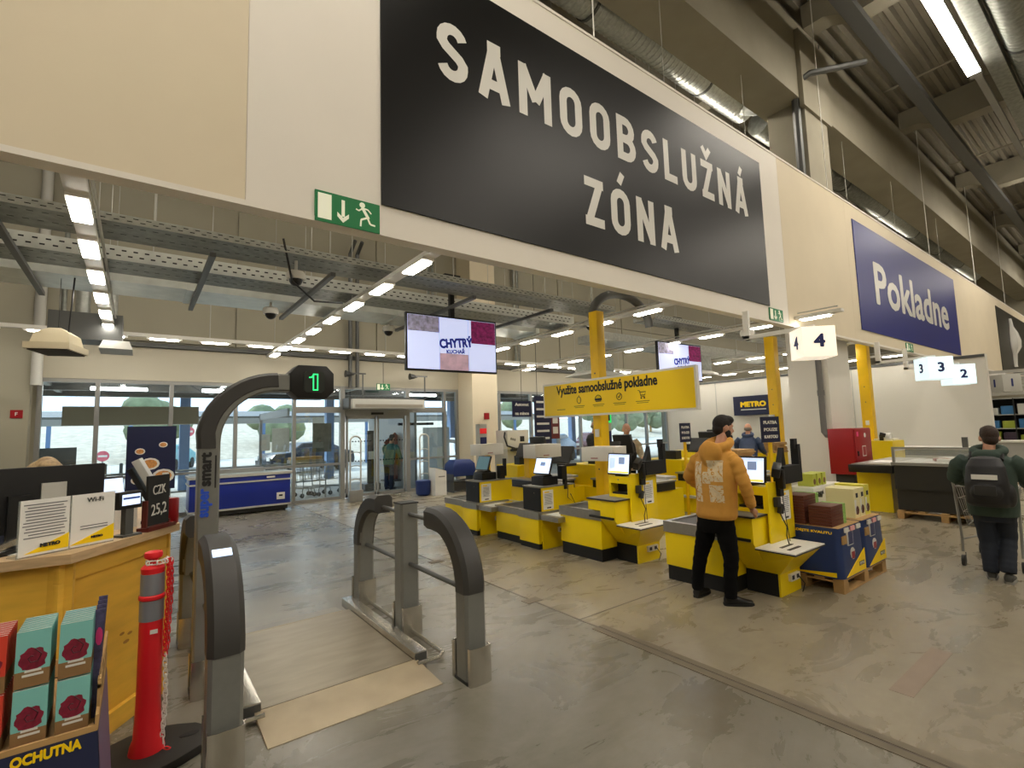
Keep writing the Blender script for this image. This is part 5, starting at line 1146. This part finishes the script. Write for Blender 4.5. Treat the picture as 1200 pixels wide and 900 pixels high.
car(24, 23, .6, mat('maroon car paint', '5a3038', .25), 'maroon car parked outside at the far right windows'); car(1.5, 36, 1.2, mat('teal car paint', '6fb8c4', .25), 'teal car far outside at the left windows'); car(12.5, 20, 1.3, mat('white car paint', 'dfe6ee', .25), 'white car parked outside behind the big pillar')
# ================================================================ front right details

sh = struct('parking_shelter', MB().box(-9, 26, 30, 30.3, 2.5, 2.8), alu)
for i in range(13): part('shelter_post', MB().box(-9+i*2.9, -8.85+i*2.9, 30, 30.15, 0, 2.5), mat('blue grey column', '5f7fa8', .5), sh)
part('shelter_roof', MB().prism([(30, 2.8), (35, 3.3), (35, 3.4), (30, 2.9)], 'x', -9, 26), alu_d, sh)
tr_m = mat('tree crown', '6f7a5c', .9, var=.35, scale=1.2)
for i in range(9):
    t = thing('tree', 'pale green tree beyond the car park, '+['first', 'second', 'third', 'fourth', 'fifth', 'sixth', 'seventh', 'eighth', 'ninth'][i]+' from the left', 'tree', (-8+i*9.5, 46+3*(i % 3), 0), 0, 'trees beyond the car park')
    m = MB(); 
    for k in range(6): m.ell((random.uniform(-1.4, 1.4), random.uniform(-1, 1), 3+random.uniform(-.8, 1.4)), (1.5, 1.4, 1.3), 9, 6)
    part('crown', m, tr_m, t, kind='stuff'); part('trunk', MB().cyl((0, 0, 0), (0, 0, 2.6), .18, 7), pal_wood, t)
# ================================================================ people
def merge(mb, voxel, smooth=4, disp=0):
    me = bpy.data.meshes.new('tmp'); me.from_pydata(mb.v, [], mb.f); me.update()
    bm = bmesh.new(); bm.from_mesh(me); bmesh.ops.recalc_face_normals(bm, faces=bm.faces); bm.to_mesh(me); bm.free()
    o = bpy.data.objects.new('tmp', me); COL.objects.link(o)
    md = o.modifiers.new('r', 'REMESH'); md.mode = 'VOXEL'; md.voxel_size = voxel
    if smooth: sm = o.modifiers.new('s', 'SMOOTH'); sm.iterations = smooth; sm.factor = .5
    dg = bpy.context.evaluated_depsgraph_get(); out = bpy.data.meshes.new_from_object(o.evaluated_get(dg))
    bpy.data.objects.remove(o); bpy.data.meshes.remove(me)
    out.polygons.foreach_set('use_smooth', [True]*len(out.polygons)); return out
def putmesh(name, me, m, parent, label=None):
    me.materials.clear(); me.materials.append(m); me.name = name; o = link(name, me, parent)
    if label: o['label'] = label
    return o
def torso(m, secs, n=20):
    # secs: (cx, cy, z, half width, half depth)
    m.loft([[(cx+w_*math.copysign(abs(math.cos(a))**.8, math.cos(a)), cy+d*math.copysign(abs(math.sin(a))**.9, math.sin(a)), z) for a in [2*PI*i/n for i in range(n)]] for cx, cy, z, w_, d in secs], True, True)
def limb(m, pts, rad, n=12, wr=0, k=7):
    # smooth limb through the joints, with cloth wrinkles of depth wr
    P = [Vector(p) for p in pts]; path = []; rr = []
    for i in range(len(P)-1):
        for j in range(k):
            f = j/k; path.append(P[i].lerp(P[i+1], f)); rr.append(rad[i]*(1-f)+rad[i+1]*f+(wr*math.sin(j*2.4+i*1.3) if wr else 0))
    path.append(P[-1]); rr.append(rad[-1]); q = [path[0]]
    for i in range(1, len(path)-1): q.append((path[i-1]+path[i]*2+path[i+1])/4)
    q.append(path[-1]); m.tube(q, rr, n)
def head_mesh(m, c, yawh, tilt=0, s=1.0):
    R = Matrix.Rotation(yawh, 3, 'Z') @ Matrix.Rotation(tilt, 3, 'X')
    def E(p, d, n=14, k=10): m.ell(Vector(c)+R @ Vector(p)*s, Vector(d)*s, n, k, R)
    E((0, -.01, .02), (.078, .098, .105)); E((0, .028, -.045), (.06, .068, .072)); E((0, .05, -.085), (.03, .035, .028))   # skull, jaw, chin
    m.tube([Vector(c)+R @ Vector(p)*s for p in ((0, .085, .015), (0, .106, -.018), (0, .1, -.03))], [.009*s, .015*s, .011*s], 8)   # nose
    E((0, .082, -.052), (.022, .012, .007), 8, 6); E((0, .078, -.064), (.02, .012, .007), 8, 6)    # lips
    E((0, .078, .032), (.055, .012, .008), 10, 6)                                                    # brow
    for sx in (-1, 1): E((sx*.082, -.005, -.012), (.012, .022, .034), 8, 8)                          # ears
    return R
def eyes(parent, c, R, s=1.0):
    m = MB()
    for sx in (-1, 1): m.ell(Vector(c)+R @ Vector((sx*.031, .083, .012))*s, (.012*s, .008*s, .008*s), 8, 6)
    m.m = 1
    for sx in (-1, 1): m.ell(Vector(c)+R @ Vector((sx*.031, .0905, .012))*s, (.005*s, .003*s, .005*s), 8, 5)
    part('eyes', m, [white, black], parent)
def hand(m, wrist, d, palm_n, side, s=1.0, curl=.5):
    # palm with five fingers; d points along the fingers, palm_n out of the palm
    d = Vector(d).normalized(); nrm = Vector(palm_n); nrm = (nrm-d*nrm.dot(d)).normalized(); w_ = d.cross(nrm)*side
    W = Vector(wrist)
    m.tube([W-d*.01, W+d*.04*s, W+d*.085*s], [.024*s, .033*s, .03*s], 10)
    for sgn in (-1, 1): m.tube([W+d*.02*s+w_*sgn*.016*s, W+d*.085*s+w_*sgn*.024*s], [.018*s, .015*s], 8)
    for k, (off, L) in enumerate(((-.03, .06), (-.01, .074), (.01, .08), (.03, .07))):
        b = W+d*.085*s+w_*off*s; p = [b]; a = 0
        for seg in range(3):
            a += curl*(.35+.25*seg); b = b+(d*math.cos(a)+nrm*math.sin(a))*L*s/2.6; p.append(b)
        m.tube(p, [.0095*s, .009*s, .008*s, .0065*s], 8)
    b = W+d*.025*s+w_*.03*s; m.tube([W+d*.01*s+w_*.015*s, b+w_*.012*s, b+w_*.02*s+d*.03*s+nrm*.012*s, b+w_*.014*s+d*.055*s+nrm*.025*s], [.015*s, .013*s, .011*s, .008*s], 8)
def shoe_(m, c, rz, L=.27):
    R = Matrix.Rotation(rz, 3, 'Z'); secs = []
    for y, w_, h in ((-.085, .02, .055), (-.075, .034, .085), (-.03, .04, .1), (.03, .042, .085), (.09, .046, .06), (.14, .044, .048), (.175, .03, .04), (.185, .012, .03)):
        secs.append([Vector((c[0], c[1], 0))+R @ Vector((w_*math.cos(a), y, .006+h*.5+h*.5*math.sin(a))) for a in [2*PI*i/12 for i in range(12)]])
    m.loft(secs, True, True)
def sole_(m, c, rz):
    R = Matrix.Rotation(rz, 3, 'Z'); p = []
    for y, w_ in ((-.09, .022), (-.07, .037), (0, .042), (.09, .049), (.15, .045), (.19, .018)): p.append((w_, y))
    poly = p+[(-a, b) for a, b in p[::-1]]
    m.loft([[Vector((c[0], c[1], 0))+R @ Vector((x, y, z)) for x, y in poly] for z in (0, .022)])

# ---- man in the ochre hoodie
t = thing('person', 'person in ochre hoodie and black trousers seen from behind at the till', 'person', (4.64, 2.83, 0), -PI/2)
C0 = (.105, .09, 1.71)
b = MB(); R = head_mesh(b, C0, -.62, -.22, .97)
b.tube([(.07, -.01, 1.38), (.09, .03, 1.52), (.105, .075, 1.64)], [.062, .058, .055], 14)
torso(b, [(0, 0, .84, .13, .09), (.03, .0, 1.1, .14, .1), (.06, 0, 1.38, .16, .095), (.07, 0, 1.45, .08, .07)])
limb(b, [(.25, 0, 1.4), (.335, 0, 1.15), (.31, .13, .93)], [.05, .042, .028]); limb(b, [(-.13, 0, 1.4), (-.29, .04, 1.17), (-.21, .26, 1.06)], [.05, .042, .028])
limb(b, [(.1, 0, .88), (.13, .01, .45), (.12, -.02, .1)], [.075, .05, .04]); limb(b, [(-.1, 0, .88), (-.19, .01, .45), (-.24, -.02, .1)], [.075, .05, .04])
hand(b, (.31, .145, .91), (-.1, .75, -.35), (-.8, 0, -.5), 1, 1, .6); hand(b, (-.2, .28, 1.05), (.3, .9, -.1), (0, 0, -1), -1, 1, .5)
body = putmesh('body', merge(b, .0085, 3), skin, t); eyes(body, C0, R, .97)
h = MB()
torso(h, [(.02, 0, .815, .185, .125), (.02, 0, .85, .205, .145), (.03, 0, .93, .2, .14), (.04, -.01, 1.1, .204, .142), (.05, -.015, 1.25, .216, .138), (.055, -.01, 1.37, .21, .118), (.06, .0, 1.46, .17, .1), (.07, .02, 1.53, .1, .085)])
limb(h, [(.19, .0, 1.43), (.27, -.01, 1.36), (.335, -.01, 1.18), (.33, .06, 1.04), (.315, .13, .95)], [.066, .07, .06, .055, .048], 14, .006)
limb(h, [(-.08, .0, 1.43), (-.165, .0, 1.37), (-.285, .02, 1.2), (-.26, .14, 1.11), (-.21, .25, 1.06)], [.066, .07, .06, .055, .048], 14, .006)
# hood lying on the back
for k in range(9):
    a = math.radians(195+k*18.8) if k else 0
ring = [(.075+.115*math.cos(a), .02+.1*math.sin(a), 1.545+.045*math.sin(a)) for a in [2*PI*i/18 for i in range(18)]]
h.tube(ring, [.042+.016*max(0, -math.sin(2*PI*i/18)) for i in range(18)], 10, closed=True)
h.ell((.06, -.11, 1.47), (.125, .055, .11), 14, 10); h.ell((.06, -.115, 1.41), (.085, .045, .09), 12, 8)
hoodm = mat('ochre hoodie cloth', 'd39a42', .85, var=.06, scale=10, bump=.15)
ho = putmesh('hoodie', merge(h, .009, 4), hoodm, t)
# large pale print on the back, following the cloth
def back_print(parent, ho, x0, x1, z0, z1, fn, nx=44, nz=52):
    from mathutils.bvhtree import BVHTree
    me = ho.data; bv = BVHTree.FromPolygons([v.co.copy() for v in me.vertices], [tuple(p.vertices) for p in me.polygons])
    vs = {}; V = []; F = []
    def P(i, j):
        if (i, j) in vs: return vs[i, j]
        x = x0+(x1-x0)*i/nx; z = z0+(z1-z0)*j/nz; hit = bv.ray_cast(Vector((x, -.6, z)), Vector((0, 1, 0)))
        y = hit[0].y-.0025 if hit[0] else -.15
        vs[i, j] = len(V); V.append((x, y, z)); return vs[i, j]
    for i in range(nx):
        for j in range(nz):
            if fn((i+.5)/nx, (j+.5)/nz): F.append((P(i, j), P(i+1, j), P(i+1, j+1), P(i, j+1)))
    m_ = MB(); m_.add(V, F, True); part('back_print', m_, mat('pale cloth print', 'e2cfa8', .8, var=.12, scale=30), parent)
from mathutils import noise as mn
def pf(u, v):
    blocks = [(.03, .3, .02, .95), (.34, .6, .45, .72), (.52, .97, .5, .98), (.55, .95, .03, .42)]
    inb = any(a < u < b_ and c_ < v < d for a, b_, c_, d in blocks)
    return inb and abs(mn.noise(Vector((u*7, v*9, 1.3)))) + .5*abs(mn.noise(Vector((u*17, v*21, 4)))) > .17
back_print(ho, ho, -.125, .2, .98, 1.4, pf, 60, 74)
p = MB()
torso(p, [(.0, 0, .68, .15, .105), (.01, 0, .74, .168, .12), (.02, 0, .86, .175, .125), (.02, 0, .92, .165, .118)])
limb(p, [(.09, 0, .82), (.115, .01, .6), (.14, .01, .44), (.125, -.015, .2), (.125, -.015, .075)], [.1, .09, .072, .062, .058], 14, .004); limb(p, [(-.075, 0, .82), (-.13, .01, .6), (-.185, .01, .44), (-.225, -.015, .2), (-.235, -.015, .075)], [.1, .09, .072, .062, .058], 14, .004)
putmesh('trousers', merge(p, .011, 4), mat('black trouser cloth', '0a0a0b', .9, bump=.1, scale=15, spec=.15), t)
for x, rz in ((.125, -.75), (-.235, .1)):
    m = MB(); shoe_(m, (x, .02), rz); so = part('shoe', m, mat('black shoe leather', '0f0e0e', .45), t); m = MB(); sole_(m, (x, .02), rz); part('sole', m, black_m, so)
def hair_cap(t, c, R, s, m, back=-.03, low=-.06, name='hair', top=.0):
    hm = MB()
    def E(p_, d): hm.ell(Vector(c)+R @ Vector(p_)*s, Vector(d)*s, 16, 12, R)
    E((0, -.02, .036+top), (.083, .1, .098)); E((0, -.05, low+.035), (.069, .062, .07)); E((0, .03, .088+top), (.07, .062, .045))
    return putmesh(name, merge(hm, .009, 2), m, t)
hair_cap(t, C0, R, .97, hair_d)
m = MB()
for q, d in (((0, .062, -.085), (.05, .048, .034)), ((.055, .03, -.06), (.018, .035, .045)), ((-.055, .03, -.06), (.018, .035, .045))): m.ell(Vector(C0)+R @ Vector(q)*.97, Vector(d)*.97, 12, 8, R)
putmesh('beard', merge(m, .008, 2), hair_d, t)

# ---- person with the backpack
t = thing('person', 'person with black backpack and green hooded jacket pushing a trolley', 'person', (7.42, 1.24, 0), -PI/2+.05)
C1 = (.02, .12, 1.51)
b = MB(); R = head_mesh(b, C1, .25, -.15, 1.0); b.tube([(0, .0, 1.25), (.01, .06, 1.36), (.02, .1, 1.46)], [.06, .055, .052], 12)
torso(b, [(0, -.02, .75, .13, .1), (0, 0, 1.0, .14, .1), (0, .01, 1.25, .15, .09), (0, .02, 1.33, .08, .07)])
limb(b, [(.17, 0, 1.27), (.26, .08, 1.05), (.24, .33, 1.0)], [.05, .042, .028]); limb(b, [(-.17, 0, 1.27), (-.27, .08, 1.05), (-.24, .33, 1.0)], [.05, .042, .028])
limb(b, [(.09, -.02, .8), (.08, .1, .45), (.07, -.08, .12)], [.075, .05, .04]); limb(b, [(-.09, -.02, .8), (-.07, .02, .44), (-.07, -.02, .1)], [.075, .05, .04])
hand(b, (.24, .345, 1.0), (-.1, .8, .1), (0, 0, -1), 1, .95, .9); hand(b, (-.24, .345, 1.0), (.1, .8, .1), (0, 0, -1), -1, .95, .9)
body = putmesh('body', merge(b, .01, 3), skin, t); eyes(body, C1, R)
h = MB()
torso(h, [(0, -.02, .68, .2, .14), (0, -.02, .8, .215, .15), (0, -.01, 1.0, .21, .15), (0, 0, 1.18, .215, .14), (0, .01, 1.28, .2, .12), (0, .03, 1.34, .12, .09)])
limb(h, [(.17, 0, 1.27), (.25, .02, 1.2), (.29, .08, 1.06), (.25, .31, 1.0)], [.085, .085, .075, .06], 14, .005); limb(h, [(-.17, 0, 1.27), (-.25, .02, 1.2), (-.3, .08, 1.06), (-.25, .31, 1.0)], [.085, .085, .075, .06], 14, .005)
ring = [(.01+.12*math.cos(a), .03+.1*math.sin(a), 1.37+.03*math.sin(a)) for a in [2*PI*i/18 for i in range(18)]]; h.tube(ring, .045, 10, closed=True); h.ell((0, -.08, 1.31), (.13, .06, .08), 12, 8)
putmesh('jacket', merge(h, .011, 4), mat('dark green jacket', '3a4a42', .85, var=.1, scale=8, bump=.1), t)
p = MB(); torso(p, [(0, -.02, .62, .14, .11), (0, -.02, .72, .165, .125), (0, -.01, .82, .165, .12)])
limb(p, [(.085, -.01, .72), (.08, .1, .44), (.075, -.03, .24), (.07, -.08, .1)], [.1, .075, .068, .066], 14, .004); limb(p, [(-.085, -.01, .72), (-.075, .03, .42), (-.07, -.0, .2), (-.07, -.02, .07)], [.1, .078, .07, .068], 14, .004)
putmesh('trousers', merge(p, .012, 4), mat('dark blue jeans', '1d2431', .8, var=.1, scale=12), t)
for x, y, rz in ((.07, -.06, 0), (-.07, .02, .1)):
    m = MB(); shoe_(m, (x, y), rz); so = part('shoe', m, mat('dark grey shoe', '3a3a36', .6), t); m = MB(); sole_(m, (x, y), rz); part('sole', m, grey, so)
hair_cap(t, C1, R, 1.0, hair_b)
t = thing('backpack', 'black backpack with white tape strip worn by the trolley pusher', 'backpack', (7.42, 1.24, 0), -PI/2+.05)
k = MB(); torso(k, [(.0, -.24, .8, .15, .07), (.0, -.25, .84, .18, .11), (0, -.25, 1.05, .175, .12), (0, -.22, 1.22, .155, .1), (0, -.17, 1.3, .12, .07), (0, -.15, 1.32, .06, .04)]); k.ell((0, -.34, .95), (.13, .06, .11), 14, 10); k.ell((.17, -.22, .92), (.05, .08, .12), 12, 8)
putmesh('bag', merge(k, .011, 3), mat('black nylon', '17171a', .55, bump=.1, scale=20), t); part('white_strip', MB().cbox((-.0, -.372, 1.115), (.2, .012, .05), .0, -.15), letter, t); part('grey_pocket', MB().cbox((0, -.393, .98), (.17, .02, .1), 0, .0), dark, t, bevel=.008)
part('strap', MB().tube([(-.12, -.13, 1.28), (-.12, -.02, 1.36), (-.12, .1, 1.3), (-.13, .15, 1.1)], .022, 6), black_m, t); part('strap', MB().tube([(.12, -.13, 1.28), (.12, -.02, 1.36), (.12, .1, 1.3), (.13, .15, 1.1)], .022, 6), black_m, t)
trolley('wire shopping trolley pushed by the backpack wearer', 7.87, 1.37, .05, 'trolleys in use')
t = thing('shopping_goods', 'pink and orange grocery packs in the pushed trolley', 'goods', (8.3, 1.4, .5)); part('pack', MB().cbox((0, 0, .12), (.25, .2, .2), .4), mat('orange pack', 'c98a3a', .5), t, bevel=.02); part('pack', MB().cbox((-.1, .12, .3), (.2, .15, .12), .1), mat('pink pack', 'd9a0a0', .5), t, bevel=.02); part('pack', MB().cbox((.25, -.05, .1), (.2, .25, .16), .2), white, t, bevel=.02)

# ---- simpler standing figures farther away
def figure(label, x, y, rz, H_, top, trou, hairm, bald=False, arms=((.24, .2, 1.0), (-.24, .2, 1.0)), cloth='jacket', headyaw=0, lean=.0, tilt=-.1, vest=None, hood=False):
    t = thing('person', label, 'person', (x, y, 0), rz); s = H_/1.75
    def q(p_): return (p_[0]*s, p_[1]*s, p_[2]*s)
    C = q((0, .06+lean, 1.64)); b = MB(); R = head_mesh(b, C, headyaw, tilt, s)
    b.tube([q((0, lean*.8, 1.38)), q((0, .03+lean, 1.56))], [.058*s, .054*s], 12); torso(b, [(0, 0, .85*s, .14*s, .1*s), (0, lean*.5, 1.1*s, .14*s, .1*s), (0, lean*.9, 1.4*s, .15*s, .09*s)])
    for sx, a in ((1, arms[0]), (-1, arms[1])):
        limb(b, [q((sx*.18, lean*.9, 1.4)), q((sx*.27, lean*.7+a[1]*.3-.02, 1.15)), q(a)], [.05*s, .042*s, .028*s]); d = Vector((a[0]-sx*.27, a[1]*.7, a[2]-1.15)); hand(b, Vector(q(a))+d.normalized()*.012, d, (-sx, 0, -.4), sx, s, .5)
        limb(b, [q((sx*.09, 0, .88)), q((sx*.1, .02, .48)), q((sx*.1, -.02, .1))], [.07*s, .05*s, .04*s])
    body = putmesh('body', merge(b, .012, 3), skin, t); eyes(body, C, R, s)
    h = MB(); torso(h, [(0, 0, .8*s, .18*s, .13*s), (0, 0, .95*s, .2*s, .14*s), (0, lean*.5, 1.15*s, .2*s, .14*s), (0, lean*.9, 1.36*s, .2*s, .12*s), (0, lean, 1.47*s, .1*s, .085*s)])
    for sx, a in ((1, arms[0]), (-1, arms[1])):
        e = Vector(q((sx*.27, lean*.7+a[1]*.3-.02, 1.15))); limb(h, [q((sx*.17, lean*.9, 1.4)), q((sx*.25, lean*.9, 1.31)), e, e.lerp(Vector(q(a)), .9)], [.08*s, .082*s, .07*s, .055*s], 12, .005)
    if hood: h.tube([(.1*math.cos(a), lean*s+.09*math.sin(a), 1.5*s+.03*math.sin(a)) for a in [2*PI*i/16 for i in range(16)]], .042, 8, closed=True)
    jk = putmesh(cloth, merge(h, .013, 4), top, t)
    if vest:
        v = MB(); torso(v, [(0, 0, .85*s, .2*s, .145*s), (0, lean*.5, 1.15*s, .21*s, .15*s), (0, lean*.9, 1.36*s, .185*s, .13*s), (0, lean, 1.44*s, .11*s, .09*s)]); putmesh('vest', merge(v, .013, 3), vest, t)
    p_ = MB(); torso(p_, [(0, 0, .74*s, .15*s, .11*s), (0, 0, .9*s, .17*s, .125*s)])
    for sx in (1, -1): limb(p_, [q((sx*.085, 0, .82)), q((sx*.1, .02, .47)), q((sx*.1, -.02, .08))], [.095*s, .072*s, .06*s], 12, .004)
    putmesh('trousers', merge(p_, .013, 3), trou, t)
    for sx in (1, -1):
        m = MB(); shoe_(m, (sx*.1*s, .02), -sx*.15); part('shoe', m, black, t)
    if hairm and not bald: hair_cap(t, C, R, s, hairm)
    if bald:
        m = MB(); m.ell(Vector(C)+R @ Vector((0, -.05, -.01))*s, (.082*s, .07*s, .055*s), 14, 8, R); putmesh('hair_ring', merge(m, .01, 2), hairm, t)
    return t
jeans = MATS['dark blue jeans']; blk = MATS['black trouser cloth']
figure('old man in dark vest standing behind the nearest yellow post', 8.3, 7.0, math.radians(150), 1.8, mat('beige knit sleeve', 'b3a58c', .8, bump=.1, scale=20), blk, mat('grey hair', '7d756a', .7), bald=True, arms=((.3, .3, 1.05), (-.22, .32, 1.05)), cloth='jumper', vest=mat('dark vest', '24221f', .8), headyaw=-.1, tilt=-.3)
figure('person in dark coat half hidden by the nearest yellow post', 9.42, 9.0, math.radians(200), 1.9, mat('charcoal coat', '2a2927', .8), blk, mat('grey hair', '7d756a', .7), bald=True, cloth='coat', headyaw=.5)
figure('bald person in shiny blue quilted jacket seen from behind', 11.4, 6.0, math.radians(-75), 1.72, mat('blue quilted jacket', '2b3d5e', .4, var=.2, scale=9, bump=.3), jeans, mat('grey hair', '7d756a', .7), bald=True, arms=((.3, .35, 1.05), (-.3, .35, 1.05)), lean=.1, hood=True)
fh = figure('fair haired person sitting low behind the black desk monitor', -.53, 4.98, math.radians(200), 1.63, mat('dark work shirt', '2b3040', .8), blk, hair_f, cloth='shirt', tilt=-.4)
m = MB(); m.ell((0, .02, 1.5), (.125, .135, .14), 16, 10); m.ell((0, -.04, 1.36), (.12, .1, .16), 14, 8); putmesh('long_hair', merge(m, .012, 2), hair_f, fh)
figure('person in teal jacket bending over a cart outside the entrance', 6.35, 14.9, math.radians(-60), 1.7, mat('teal jacket', '3f7d78', .8), jeans, mat('dark cap hair', '22262c', .7), cloth='jacket', arms=((.2, .4, .95), (-.2, .4, .95)), lean=.12)
